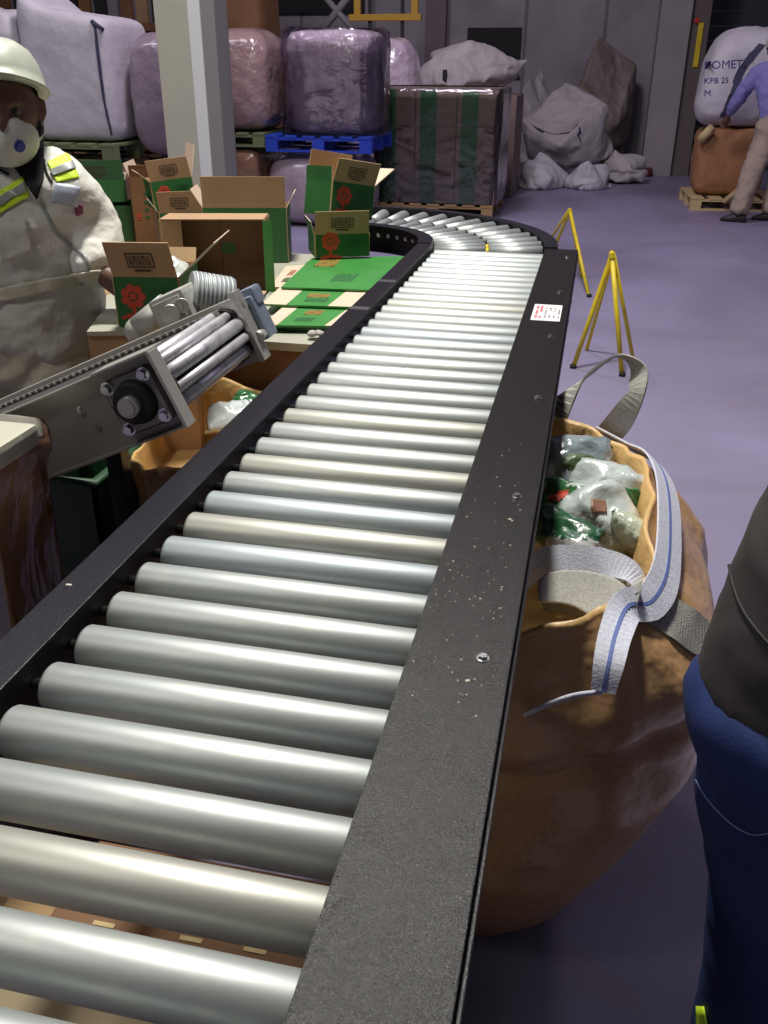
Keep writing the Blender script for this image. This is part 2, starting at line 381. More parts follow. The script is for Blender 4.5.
# ------------------------------------------------------------------ collapsed sack shapes (cloth falling over lumps)
def collapse(seed, dims, rot, press, frames, lumps, cuts=14):
    tmp = []
    pm = bpy.data.meshes.new('ground'); pm.from_pydata([(-5,-5,0),(5,-5,0),(5,5,0),(-5,5,0)], [], [(0,1,2,3)])
    po = bpy.data.objects.new('ground', pm); COL.objects.link(po); po.modifiers.new('c','COLLISION'); tmp.append(po)
    for c, r in lumps:
        bm = bmesh.new(); bmesh.ops.create_uvsphere(bm, u_segments=16, v_segments=10, radius=r); mm = bpy.data.meshes.new('lump'); bm.to_mesh(mm); bm.free()
        lo = bpy.data.objects.new('lump', mm); lo.location = c; COL.objects.link(lo); lo.modifiers.new('c','COLLISION'); tmp.append(lo)
    bm = bmesh.new(); bmesh.ops.create_cube(bm, size=1); bmesh.ops.subdivide_edges(bm, edges=bm.edges[:], cuts=cuts, use_grid_fill=True)
    for v in bm.verts:
        v.co = Vector((v.co.x*dims[0], v.co.y*dims[1], v.co.z*dims[2])); v.co += noise.noise_vector(v.co*2.5+Vector((seed,0,0)))*.06
    bmesh.ops.transform(bm, matrix=Matrix.Rotation(rot[0],4,'X') @ Matrix.Rotation(rot[1],4,'Y') @ Matrix.Rotation(rot[2],4,'Z'), verts=bm.verts)
    mz = min(v.co.z for v in bm.verts)
    for v in bm.verts: v.co.z += .03-mz
    for f in bm.faces: f.smooth = True
    me = bpy.data.meshes.new('sack'); bm.to_mesh(me); bm.free(); o = bpy.data.objects.new('sack', me); COL.objects.link(o); tmp.append(o)
    m = o.modifiers.new('cloth','CLOTH'); q = m.settings; q.quality = 12; q.mass = .3; q.tension_stiffness = 40; q.compression_stiffness = 40; q.shear_stiffness = 5; q.bending_stiffness = .5; q.air_damping = 3
    q.use_pressure = True; q.uniform_pressure_force = press
    k = m.collision_settings; k.use_self_collision = True; k.self_distance_min = .012; k.distance_min = .012; k.collision_quality = 3
    m.point_cache.frame_end = frames
    for f in range(1, frames+1): SC.frame_set(f)
    u = o.modifiers.new('sub','SUBSURF'); u.levels = 2
    out = bpy.data.meshes.new_from_object(o.evaluated_get(bpy.context.evaluated_depsgraph_get()))
    for x in tmp: bpy.data.objects.remove(x)
    SC.frame_set(1)
    lo_ = [min(v.co[i] for v in out.vertices) for i in range(3)]; hi = [max(v.co[i] for v in out.vertices) for i in range(3)]
    for v in out.vertices: v.co = Vector(((v.co.x-lo_[0])/(hi[0]-lo_[0])-.5, (v.co.y-lo_[1])/(hi[1]-lo_[1])-.5, (v.co.z-lo_[2])/(hi[2]-lo_[2])))
    return out
SACK_SHAPES = [collapse(1, (1.1,.9,1.2), (.25,.15,.3), .12, 38, [((0,.1,.25),.32),((.25,0,.5),.2)]),
               collapse(2, (.9,.8,1.5), (.1,-.12,.5), .28, 34, [((0,.1,.4),.36),((-.1,0,.85),.22)]),
               collapse(3, (1.2,.9,.7), (.5,.2,.1), .05, 40, [((.1,0,.12),.2)])]

# ------------------------------------------------------------------ setting
def struct(o): return tag(o, kind='structure')
struct(MB().bb((-14,-4,-.1), (9,19,0)).build('floor', 'floor'))
wb = MB()
wb.bb((-14,16.5,0), (1.2,16.7,7.5)); struct(wb.build('wall_back', 'wall'))
struct(MB().bb((-14.2,-4,0), (-14,16.7,7.5)).build('wall_left', 'wall'))
struct(MB().bb((5.2,15.6,0), (9,15.8,7.5)).build('wall_right', 'wall'))
struct(MB().bb((1.2,16.45,4.2), (5.2,16.6,7.5)).build('wall_lintel', 'concrete'))
dd = MB()
for k in range(21): dd.bb((1.25,16.0+.01*(k%2),.2*k), (5.2,16.06+.01*(k%2),.2*k+.195))
struct(dd.build('door_1', 'door_dark'))
wnd = MB().bb((-2.28,16.47,1.28), (-1.40,16.5,2.0)).bb((-2.3,16.44,1.26), (-1.38,16.47,1.28)).build('window_1', 'rubber'); struct(wnd)
struct(MB().bb((-6.2,16.4,2.22), (-4.0,16.5,3.2)).build('window_2', 'rubber'))
struct(MB().bb((-2.95,16.3,0), (-2.62,16.5,7)).build('trim_1', MT['pinkfilm'] if False else mat('mauve_pilaster', (.22,.17,.20), .7)))

# columns
t = thing('steel_column', 'tall beige and white steel column rising behind the green cartons', 'column', (-2.42,5.6,0))
MB().bb((-2.585,5.5,0), (-2.375,5.512,6), bev=.002).build('flange', 'column_beige', t)
MB().bb((-2.375,5.492,0), (-2.30,5.512,6), bev=.002).build('edge_guard', 'column_white', t)
MB().bb((-2.49,5.512,0), (-2.47,5.69,6)).bb((-2.30,5.5,0), (-2.215,5.70,6)).bb((-2.585,5.68,0), (-2.215,5.70,6)).build('web', 'column_grey', t)
t = thing('concrete_pillar', 'broad grey concrete pillar at the edge of the dark doorway', 'pillar', (.9,14.9,0))
MB().bb((.64,14.7,0), (1.06,15.3,7), bev=.01).build('pillar_shaft', 'concrete', t)
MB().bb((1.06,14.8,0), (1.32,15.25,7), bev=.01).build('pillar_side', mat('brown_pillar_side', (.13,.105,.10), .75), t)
MB().bb((1.17,14.77,1.45), (1.24,14.8,2.0), bev=.003).build('yellow_plate', 'yellow', t)
MB().cyl((1.14,14.80,2.03), (1.14,14.76,2.03), .035).build('red_lamp', mat('red_lens', (.6,.03,.02), .3), t)
bx = MB()
bx.cyl((.72,14.64,.0), (.72,14.64,.12), .09, .07)
tag(bx.build('red_bucket', mat('dark_red_plastic', (.12,.015,.015), .5)), 'small dark red pot at the foot of the concrete pillar', 'bucket')

# ------------------------------------------------------------------ main conveyor
ZA, RAD, XL, XR = .849, .0289, -.561, -.150
ZT = .8826
conv = thing('roller_conveyor', 'long black framed roller conveyor with shiny zinc rollers curving away to the left', 'conveyor', (-.36,1.6,0))
Y0, Y1 = -.35, 3.47
# left channel
lr = MB()
lr.bb((-.638,Y0,ZT-.004), (-.581,Y1,ZT), bev=.0018)
lr.bb((-.585,Y0,ZT-.125), (-.581,Y1,ZT-.002))
lr.bb((-.638,Y0,ZT-.13), (-.581,Y1,ZT-.125), bev=.001)
lr.bb((-.638,Y0,ZT-.02), (-.6345,Y1,ZT-.001))
lr.build('left_rail', 'black', conv)
# right rail with wide cover
rr = MB()
rr.bb((-.158,Y0,ZT-.003), (-.040,Y1,ZT), bev=.001)
rr.bb((-.132,Y0,ZT-.125), (-.128,Y1,ZT-.003))
rr.build('right_cover', 'cover', conv)
rs = MB()
rs.bb((-.0445,Y0,ZT-.115), (-.040,Y1,ZT-.0015))
rs.bb((-.040,Y0,ZT-.018), (-.0345,Y1,ZT-.0125), bev=.001)
rs.bb((-.132,Y0,ZT-.12), (-.040,Y1,ZT-.115))
rs.build('side_skirt', 'black', conv)
# rollers
kinds = ['roller','roller','roller','roller_warm','roller','roller_blue']
special = {5:'roller_blue', 6:'roller_warm', 4:'roller', -2:'roller_warm', 7:'roller_blue', -1:'roller', 9:'roller_warm'}
proto = {}
def straight_roller(kind):
    mb = MB(); n = 40
    prof = [(0,.013),(0.001,.0255),(.0035,RAD-.0012),(.006,RAD),(XR-XL-.006,RAD),(XR-XL,RAD-.003),(XR-XL,.012)]
    rings = [[Vector((x, r*math.cos(2*PI*k/n), r*math.sin(2*PI*k/n))) for k in range(n)] for x, r in prof]
    mb.loft(rings)
    o = mb.build('roller', kind, conv, local=True)
    MB().cyl((-.0205,0,0), (XR-XL+.016,0,0), .007).build('axle', 'steel', o, local=True)
    return o
for i in range(-11, 35):
    kd = special.get(i, kinds[(i*7+3) % 6] if i > 9 and i % 4 == 0 else 'roller')
    if kd not in proto:
        o = proto[kd] = straight_roller(kd)
    else:
        o = copy_tree(proto[kd], conv)
    o.location = Vector((XL, .6617+.08*i, ZA)) - conv.location
    o.rotation_euler = (random.uniform(0,6.28), 0, 0)
# bolts on cover
def bolt(p, up, parent, r=.0075, h=.004, name='bolt'):
    mb = MB(); p = Vector(p); up = Vector(up)
    mb.cyl(p, p+up*.0015, r*1.25, n=20); mb.cyl(p+up*.0015, p+up*(.0015+h), r, r*.85, n=6, smooth=False)
    return mb.build(name, 'steel', parent)
for q in ((487.5,659.5),(518.5,497),(542,398.7),(555,337),(563,292.6),(570.5,258)):
    p = atz(q[0], q[1], ZT); bolt((-.072, p.y, ZT), (0,0,1), conv, r=.0062)
bolt((-.072,.08,ZT), (0,0,1), conv); bolt((-.15+.08,-.25,ZT), (0,0,1), conv)
for y in (2.62,2.86): bolt((-.040,y,ZT-.05), (1,0,0), conv, r=.0055)
# sticker
c4 = [atz(x, y, ZT+.0006) for x, y in ((534.7,304.4),(562.5,305),(560,320.8),(530.3,320.5))]
sy0, sy1 = (c4[2].y+c4[3].y)/2, (c4[0].y+c4[1].y)/2; sx0, sx1 = (c4[0].x+c4[3].x)/2, (c4[1].x+c4[2].x)/2
st = MB().bb((sx0,sy0,ZT), (sx1,sy1,ZT+.0007)).build('sticker', 'sticker', conv); st['label'] = 'white sticker with red and grey print'
def printlines(rows, name, m, par, x0, dx, wdt, ya, yb, z):
    mb = MB(); rnd = random.Random(3)
    for r in rows:
        y = ya
        while y < yb:
            L = rnd.uniform(.004,.012)
            if rnd.random() < .8:
                mb.bb((x0+dx*r, y, z), (x0+dx*r+wdt, min(y+L, yb), z+.0003))
            y += L+.003
    mb.build(name, m, par)
printlines((0,1.1), 'red_lettering', 'red_ink', st, sx0+.008, .010, .007, sy0+.025, sy1-.02, ZT+.0008)
printlines((0,1,2,3), 'grey_lettering', 'grey_ink', st, sx0+.033, .012, .005, sy0+.03, sy1-.035, ZT+.0008)
# dust specks on the cover
sp = MB(); rnd = random.Random(11)
for k in range(95):
    y = .75+abs(rnd.gauss(.0,.32)) if k < 75 else rnd.uniform(1.2,3.3); x = rnd.uniform(-.152,-.06)
    r = rnd.choice((.0004,.0005,.0006,.0009)); sp.box((x,y,ZT+r/2), (r*2,r*2.4,r), Matrix.Rotation(rnd.random()*3,4,'Z'))
for q, r in (((509.8,519.5),.0022),((467.5,681),.0024),((512,521),.0016),((461,660),.0012)):
    p = atz(*q, ZT); sp.box((p.x,p.y,ZT+.0005), (r*2,r*1.6,.001), Matrix.Rotation(.6,4,'Z'))
o = sp.build('dust_specks', 'speck', conv); o['kind'] = 'stuff'
# white drip marks on left rail
dm = MB()
for q in ((69,585),(90,610)):
    p = atz(*q, ZT); 
    if q[0] == 69: dm.box((p.x,p.y,ZT+.0004), (.008,.004,.0008))
dm.build('pale_chip', 'speck', conv)
for y in (2.42,2.78): MB().bb((-.636,y,ZT), (-.583,y+.035,ZT+.0004)).build('tape_mark', mat('worn_grey_tape', (.045,.045,.055), .5), conv)
# curve
CC = Vector((-1.008,3.49,0)); A1 = math.radians(104)
def arc(r, z, a0=0, a1=A1, n=40): return [CC+Vector((r*math.cos(a0+(a1-a0)*k/n), r*math.sin(a0+(a1-a0)*k/n), z)) for k in range(n+1)]
def arc_band(name, r0, r1, z0, z1, m='black', mb=None):
    mb = mb or MB(); A, B, C_, D = arc(r0,z0), arc(r1,z0), arc(r1,z1), arc(r0,z1)
    mb.loft([[A[k],B[k],C_[k],D[k]] for k in range(len(A))], smooth=False); return mb
mb = arc_band('', .362, .419, ZT-.004, ZT); arc_band('', .415, .419, ZT-.12, ZT-.002, mb=mb)
cir = mb.build('curve_inner_rail', 'black', conv)
mb = arc_band('', .846, .895, ZT-.001, ZT+.003); arc_band('', .846, .850, ZT-.12, ZT, mb=mb); arc_band('', .891, .895, ZT-.1, ZT, mb=mb)
mb.build('curve_outer_rail', 'black', conv)
NC = 15
for k in range(NC):
    a = math.radians(4+k*6.9); d = Vector((math.cos(a), math.sin(a), 0)); o0 = CC+Vector((0,0,ZA))
    mb = MB(); mb.cyl(o0+d*.426, o0+d*.622, .0165, .0225, 28); mb.cyl(o0+d*.638, o0+d*.838, .0225, .0295, 28)
    r = mb.build('tapered_roller', 'roller', conv)
    MB().cyl(o0+d*.412, o0+d*.848, .006, n=10).build('axle', 'rubber', r)
    rg = MB().cyl(o0+d*.624, o0+d*.636, .016, n=18).build('bearing_ring', 'yellow' if k < 2 else 'rubber', r)
    bolt(CC+d*.415+Vector((0,0,ZA-.015)), -d, conv, r=.007)
MB().bb((-.165,3.465,ZT-.1), (-.038,3.475,ZT)).build('joint_plate', 'black', conv)
# legs
def leg(x, y, par, h=ZT-.125, s=.04):
    mb = MB().bb((x-s/2,y-s/2,.012), (x+s/2,y+s/2,h), bev=.003).bb((x-.05,y-.05,0), (x+.05,y+.05,.012), bev=.003)
    return mb.build('leg', 'black', par)
for y in (.15, 2.45, 3.4):
    for x in (-.605, -.09): leg(x, y, conv)
    MB().bb((-.605,y-.02,.30), (-.09,y+.02,.34)).build('cross_brace', 'black', conv)
for a in (50, 98):
    for r in (.39,.87):
        p = CC+Vector((r*math.cos(math.radians(a)), r*math.sin(math.radians(a)),0)); leg(p.x, p.y, conv)

# ------------------------------------------------------------------ A-frame stands
def trestle(name, label, ap, f0, f1, off):
    t = thing(name, label, 'stand', ((f0[0]+f1[0])/2,(f0[1]+f1[1])/2,0), group=None)
    ap, f0, f1, off = Vector(ap), Vector(f0), Vector(f1), Vector(off)
    MB().tube([f0+(ap-f0)*s for s in (0,.5,.98,1)], .013).build('leg', 'yellow', t)
    MB().tube([f1, ap], .013).build('leg', 'yellow', t)
    MB().tube([f1+off*1.3, ap+off*.15], .011).build('rear_leg', 'yellow', t)
    MB().tube([f0+off*1.3, ap+off*.15], .011).build('rear_leg', 'yellow', t)
    MB().cyl(ap-Vector((0,.02,0)), ap+Vector((0,.05,0)), .016).build('hinge', 'yellow', t)
    for f in (f0, f1): MB().cyl((f.x,f.y,0), (f.x,f.y,.02), .018).build('rubber_foot', 'rubber', t)
    return t
n1, n2 = atz(573,368,0), atz(622,376,0)
apn = at(612,255,4.92)
trestle('folding_stand', 'nearer of the two yellow tube stands, beside the conveyor by the white bag handle', apn, n1, n2, (.05,.28,0))
m1, m2 = atz(548,262,0), atz(589,297,0); apf = at(570,211,(m1.y+m2.y)/2)
trestle('folding_stand', 'farther of the two yellow tube stands, just past the end of the straight rail', apf, m1, m2, (-.05,.5,0))

# ------------------------------------------------------------------ bulk bags by the conveyor
def bulk_sack(t, rings, seed, n=110, name='sack', inner=None, amp=.02, f=4., mats=('tanbag','tanbag_in'), crease=0):
    """rings: (z, cx, cy, a, b, e) outside bottom->top, with rim(theta) offset"""
    mb = MB(); P = []
    sub = []
    for i in range(len(rings)-1):
        for k in range(6):
            s = k/6; s2 = s
            sub.append([rings[i][j]*(1-s2)+rings[i+1][j]*s2 for j in range(6)])
    sub.append(list(rings[-1]))
    zt = rings[-1][0]
    for (z,cx,cy,a,b,e) in sub:
        R = []
        for k in range(n):
            th = 2*PI*k/n; x, y = se(th, a, b, e)
            rim = inner['rim'](th)*(z/zt)**2 if inner else 0
            p = Vector((cx+x, cy+y, z+rim)); d = Vector((x, y, 0)).normalized()
            g = fold(Vector((p.x, p.y, p.z*.8)), f, seed)*amp*min(1, z/.1+.1)
            # long vertical gathers near the top
            g += .006*math.sin(th*17+seed)*(z/zt)**3
            if crease: g -= .022*math.exp(-((p.z-crease-.10*d.x)/.018)**2)*max(0,-d.y+.2) + .012*math.exp(-((p.z-crease-.12+.2*d.x)/.02)**2)*max(0,-d.y)
            p += d*g; p.z = max(0, p.z); R.append(p)
        P.append(R)
    mb.loft(P, cap0=True, cap1=False, mi=0)
    if inner:
        (z,cx,cy,a,b,e) = rings[-1]; Q = []
        for dz, sc in ((0,1.0),(.012,.985),(.004,.965),(-.05,.95),(-inner['depth'],.9)):
            R = []
            for k in range(n):
                th = 2*PI*k/n; x, y = se(th, a*sc, b*sc, e); p = Vector((cx+x, cy+y, z+dz+inner['rim'](th)*(1 if dz > -.1 else .3)))
                d = Vector((x,y,0)).normalized(); g = fold(Vector((p.x,p.y,p.z*.8)), f, seed)*amp + .006*math.sin(th*17+seed)
                R.append(p+d*g)
            Q.append(R)
        mb.loft(Q, cap0=False, cap1=True, mi=1)
    return mb.build(name, list(mats), t, doubles=.0005)

bagr = thing('bulk_bag', 'large tan woven bulk bag with white handles open beside the right rail', 'bulk bag', (-.08,1.6,0))
def rimr(th):
    # th: 0=+x, pi/2=+y(far), -pi/2 near
    return -.03+ .0*max(0,math.sin(th))**2 + .02*max(0,math.cos(th)) - .045*max(0,-math.cos(th))**2 - .05*max(0,-math.sin(th))**2 + .012*math.sin(5*th+1)
sackr = bulk_sack(bagr, [(0,-.17,1.47,.175,.28,5),(.05,-.165,1.50,.22,.335,4.5),(.22,-.13,1.55,.315,.42,3.8),(.40,-.10,1.60,.385,.47,3.4),(.53,-.10,1.61,.405,.475,3.2),(.62,-.10,1.61,.39,.46,3.1),(.70,-.11,1.60,.34,.43,3.0),(.765,-.13,1.60,.295,.405,3.0)], 2.0, inner=dict(rim=rimr, depth=.16), amp=.038, f=2.6, crease=.46)
MB().tube(spline([at(512,722,1.17), at(540,708,1.13), at(572,696,1.12), at(602,692,1.115)],5), .004, 8).build('hem_cord', 'webbing', bagr)
# straps
X_, Y_, Z_ = Vector((1,0,0)), Vector((0,1,0)), Vector((0,0,1))
def strap(par, pts, sides, w, m='webbing', name='handle', stitch=True, label=None):
    o = MB().ribbon(pts, sides, w).build(name, m, par)
    if stitch:
        P = spline(pts, 6)
        S = spline(sides, 6); rings = []
        mb = MB()
        for sgn in (1,-1):
            rr_ = []
            for i, p in enumerate(P):
                tt = (P[min(i+1,len(P)-1)]-P[max(i-1,0)]).normalized(); sd = (S[i]-tt*S[i].dot(tt)).normalized(); nn = tt.cross(sd)
                rr_.append([p+sd*a+nn*sgn*b for a, b in ((-.003,.0018),(.003,.0018),(.003,.0028),(-.003,.0028))])
            mb.loft(rr_, smooth=False)
        mb.build('stitching', 'blue_stitch', o)
    if label: o['label'] = label
    return o
# arched handle at far side
strap(bagr, [at(535,440,2.05), at(556,412,2.05), at(585,378,2.08), at(617,356,2.08), at(636,370,2.04), at(637,392,2.0), at(622,418,2.02), at(604,440,2.07)],
      [Vector((.75,-.2,.6)), Vector((.75,-.2,.6)), Vector((.5,-.5,.8)), Vector((.1,-.95,.3)), Vector((.5,-.8,.1)), Vector((.6,-.8,0)), Vector((.8,-.6,0)), Vector((.9,-.4,0))], [.085,.085,.08,.055,.055,.05,.06,.06], 'webbing_grey', stitch=False, label='pale grey arched handle')
# right strap falling over the rim to the near wall
def strap_on(par, tgt, px, w, m='webbing', stitch=True, off=.006, label=None, name='handle'):
    from mathutils.bvhtree import BVHTree
    mi_ = wm(tgt); bv = BVHTree.FromPolygons([mi_ @ v.co for v in tgt.data.vertices], [tuple(p.vertices) for p in tgt.data.polygons])
    P, S, W_ = [], [], []
    for (x, y), w_ in zip(px, w):
        h = bv.ray_cast(CAM, ray(x, y).normalized())
        if h[0] is not None: P.append((h[0]+h[1]*off, h[1])); W_.append(w_)
    for i, (p, n) in enumerate(P):
        t_ = (P[min(i+1,len(P)-1)][0]-P[max(i-1,0)][0]).normalized(); sd = n.cross(t_)
        if S and sd.dot(S[-1]) < 0: sd = -sd
        S.append(sd)
    return strap(par, [p for p, n in P], S, W_, m, name, stitch, label)
rp, rsd = [], []
for deg in (62,42,22,2,-18,-34):
    th = math.radians(deg); x, y = se(th, .295+.030, .405+.030, 3.0); ou = Vector((x,y,0)).normalized()
    rp.append(Vector((-.13+x, 1.60+y, .765+rimr(th)-.004))); rsd.append(ou*.75+Vector((0,0,-.65)))
for q, sd_ in (((628,606,1.265),(.75,.35,-.45)), ((616,632,1.19),(.95,.15,-.1)), ((609,662,1.135),(1,0,0)), ((603,692,1.11),(1,0,0))): rp.append(at(*q)); rsd.append(Vector(sd_))
strap(bagr, rp, rsd, [.045,.05,.055,.06,.06,.06,.056,.05,.045,.035])
# rope-like strap across the mouth from under the rail
strap(bagr, [at(520,580,1.36), at(545,560,1.40), at(575,558,1.40), at(605,562,1.38), at(630,572,1.36), at(642,590,1.34)],
      [Vector((.1,.7,.7)), Vector((.1,.7,.7)), Vector((.1,.6,.8)), Vector((.1,.6,.8)), Vector((.2,.8,.5)), Vector((.6,.8,0))], [.04,.045,.045,.045,.04,.03], stitch=False)
# broad grey band sewn down the right wall
strap_on(bagr, sackr, [(632,592),(645,601),(660,611),(675,621),(690,631),(706,642)], [.075]*6, 'webbing_grey', False, .005, 'broad grey sewn band', 'sewn_band')
# grey flap hanging in the near mouth
fl = MB(); 
g = [[at(x, y, Y) for x, y, Y in row] for row in (((538,572,1.33),(575,568,1.36),(612,575,1.36),(640,590,1.33)), ((540,592,1.29),(575,585,1.33),(608,598,1.32),(632,615,1.29)), ((535,604,1.25),(570,600,1.30),(604,625,1.26),(622,650,1.2)))]
vs = [[fl.b.verts.new(p) for p in r] for r in g]
for i in range(2):
    for j in range(3): fl.b.faces.new((vs[i][j],vs[i][j+1],vs[i+1][j+1],vs[i+1][j]))
o = fl.build('sleeve_flap', 'webbing_grey', bagr, smooth=True); m = o.modifiers.new('s','SUBSURF'); m.levels = m.render_levels = 3; m = o.modifiers.new('t','SOLIDIFY'); m.thickness = .003

# crumpled packets inside the right bag
def packet(name, label, c, size, rot, m, seed, cat='packet', par=None, extras=None, group=None):
    t = thing(name, label, cat, c, group=group)
    t.rotation_euler = Euler(rot)
    mb = MB(); n = 22; L, W, T = size
    for sgn in (1,-1):
        g = []
        for i in range(n+1):
            row = []
            for j in range(n+1):
                u, v = i/n*2-1, j/n*2-1
                z = T*(1-u**4)**.8*(1-v**4)**.8*sgn
                p = Vector((u*L*(1-.08*v*v), v*W*(1-.1*u*u), z))
                p += Vector((0,0,1))*fold(p, 14, seed)*.022*(1-.6*max(abs(u),abs(v)))*(1 if sgn > 0 else .6)
                p.x += noise.noise(p*9+Vector((seed,0,0)))*.02; p.y += noise.noise(p*9+Vector((0,seed,0)))*.02
                if max(abs(u),abs(v)) >= 1: p.z = noise.noise(Vector((u*3,v*3,seed)))*.02
                row.append(mb.b.verts.new(p))
            g.append(row)
        for i in range(n):
            for j in range(n): mb.b.faces.new((g[i][j],g[i+1][j],g[i+1][j+1],g[i][j+1])).smooth = True
    o = mb.build('pouch', m, t, local=True, doubles=.0008)
    if extras:
        for nm, mm, (x, y, sx, sy) in extras:
            bm = MB(); k = 10
            gg = [[bm.b.verts.new((x+(i/k-.5)*sx, y+(j/k-.5)*sy, T+.03)) for j in range(k+1)] for i in range(k+1)]
            for i in range(k):
                for j in range(k):
                    if math.hypot(i/k-.45, j/k-.45) < .5+.06*math.sin(i*3+j*2): bm.b.faces.new((gg[i][j],gg[i+1][j],gg[i+1][j+1],gg[i][j+1]))
            q = bm.build(nm, mm, o, local=True)
            sw = q.modifiers.new('sw','SHRINKWRAP'); sw.target = o; sw.offset = .0015; sw.wrap_method = 'PROJECT'; sw.use_project_z = True; sw.use_negative_direction = True; sw.use_positive_direction = True; sw.wrap_mode = 'ABOVE_SURFACE'; bake(q)
    return t
ex_w = [('brown_logo',mat('brown_emblem', (.25,.13,.08), .5),(.02,-.02,.04,.045))]
packet('packet', 'large crumpled white packet with a brown emblem across the bag mouth', at(602,525,1.60), (.085,.075,.04), (.75,-.35,.6), 'pack_white', 1)
packet('packet', 'white packet standing on edge behind the large white one', at(604,492,1.70), (.07,.055,.035), (.9,.2,-.3), 'pack_white', 5)
packet('packet', 'green leaf printed packet at the right side of the bag mouth', at(634,497,1.69), (.05,.04,.022), (.7,.5,.2), 'pack_green', 3)
packet('packet', 'small pale green packet wedged under the right handle', at(636,534,1.56), (.06,.05,.03), (.3,.7,.9), mat('pale_green_pouch', (.45,.50,.38), .35, 0, (14,.7,.02), coat=.4), 4)
packet('packet', 'shiny grey blue plastic packet beneath the rail at the far side', at(566,470,1.86), (.10,.09,.035), (.7,-.1,.1), 'pack_clear', 6)
packet('packet', 'green packet with a red panel tucked against the rail', at(556,505,1.66), (.09,.055,.025), (.6,-.2,-.9), 'pack_green', 7, extras=[('red_panel','red_print',(.02,.01,.05,.04)),('white_panel','pack_white',(-.05,0,.035,.06))])
packet('packet', 'dark green and white striped packet below the red panelled one', at(560,532,1.52), (.09,.05,.02), (.5,-.1,-.7), mat('dark_green_pouch', (.02,.09,.04), .3, 0, (12,.7,.02), (16,(.5,.5,.5),.58,.6), coat=.4), 8)
packet('packet', 'dull grey packet deep in the near corner of the mouth', at(580,585,1.42), (.08,.06,.02), (.5,0,.2), mat('grey_pouch', (.24,.24,.24), .5, 0, (12,.7,.02)), 9)
packet('packet', 'olive coloured packet in the middle of the bag between grey and white ones', at(588,480,1.84), (.06,.06,.03), (.8,.2,.5), mat('olive_pouch', (.08,.13,.06), .4, 0, (12,.7,.02)), 10)

pw = [o for o in bpy.data.objects if o.get('label','').startswith('large crumpled white packet')][0].children[0]
lay('brown_emblem', ((590,500),(605,501),(606,514),(591,513)), ex_w[0][1], pw, pw, .003, 8)
# left bag under the inclined conveyor
bagl = thing('bulk_bag', 'tan bulk bag gaping under the inclined grey conveyor left of the black rail', 'bulk bag', (-.86,2.05,0))
def riml(th): return .02*math.sin(3*th+.5) + .03*math.sin(th)+.012*math.sin(7*th)
bulk_sack(bagl, [(0,-.86,2.07,.17,.19,4),(.1,-.86,2.08,.20,.22,4),(.35,-.86,2.09,.215,.24,3.4),(.5,-.865,2.09,.225,.25,3.4),(.62,-.865,2.10,.235,.27,3.0)], 5.0, inner=dict(rim=riml, depth=.1), amp=.035, f=5.)
packet('packet', 'white packet in the left bag beside the black rail', at(232,415,2.2), (.07,.05,.02), (.4,0,.4), 'pack_white', 21)
packet('packet', 'green and white packet at the far rim of the left bag', at(248,402,2.3), (.06,.04,.02), (.4,.2,-.4), 'pack_green', 22)

# ------------------------------------------------------------------ inclined conveyor
inc = thing('inclined_belt_conveyor', 'grey steel inclined belt conveyor ending above the left rail', 'conveyor', (-1.1,1.6,0))
TH = math.radians(24.4); U = Vector((math.cos(TH),0,math.sin(TH))); N = Vector((-math.sin(TH),0,math.cos(TH)))
IO = Vector((-.717,0,1.055)); YN, YF = 1.40, 1.812
RI_ = Matrix.Rotation(-TH,4,'Y')
def ip(s, n, y): return IO+U*s+N*n+Vector((0,y,0))
def ibox(mb, s0, s1, n0, n1, y0, y1, bev=0): return mb.box(ip((s0+s1)/2,(n0+n1)/2,(y0+y1)/2), (s1-s0,y1-y0,n1-n0), RI_, 0, bev)
LB = -1.30
mb = MB(); ibox(mb, LB, 0, -.145, 0, YN, YN+.004, .001); ibox(mb, LB, 0, -.004, 0, YN-.018, YN, .001); ibox(mb, LB, 0, -.145,-.141, YN-.016, YN)
mb.build('side_plate', 'grey_metal', inc)
mb = MB(); ibox(mb, LB, 0, -.03, 0, YF-.014, YF+.014, .001); ibox(mb, LB, -.0, -.145, -.03, YF, YF+.004)
mb.build('side_plate', 'grey_metal_lt', inc)
mb = MB(); ibox(mb, -.012, .0, -.145, .012, YF-.03, YF+.01, .002); mb.build('end_bracket', 'grey_metal_lt', inc)
mb = MB(); ibox(mb, LB, -.06, -.028, -.02, YN+.02, YF-.02); ibox(mb, LB, -.06, -.125, -.118, YN+.02, YF-.02); mb.build('belt', 'belt', inc)
mb = MB()
k = LB
while k < -.05:
    ibox(mb, k, k+.013, -.020, -.010, YF-.035, YF-.012, .002); k += .019
ibox(mb, LB, -.05, -.021, -.015, YF-.035, YF-.012); mb.build('chain', 'grey_metal', inc)
mb = MB(); ibox(mb, LB, -.05, -.021, -.015, YN+.006, YN+.03); k = LB
while k < -.05:
    ibox(mb, k, k+.013, -.020, -.008, YN+.006, YN+.03, .002); k += .019
mb.build('chain', 'grey_metal', inc)
dc = ip(-.065,-.072,0)
mb = MB(); mb.cyl(dc+Vector((0,YN+.012,0)), dc+Vector((0,YN+.02,0)), .062, n=36); mb.cyl(dc+Vector((0,YF-.024,0)), dc+Vector((0,YF-.018,0)), .062, n=36)
mb.cyl(dc+Vector((0,YN-.03,0)), dc+Vector((0,YF+.03,0)), .016)
drum = mb.build('head_drum', 'rubber', inc)
for k in range(10):
    a = 2*PI*k/10+.2; q = dc+Vector((math.cos(a)*.048,0,math.sin(a)*.048)); r = .0145 if k % 2 else .011
    MB().cyl(q+Vector((0,YN+.018,0)), q+Vector((0,YF-.022,0)), r, n=16).build('drum_bar', 'drum', drum)
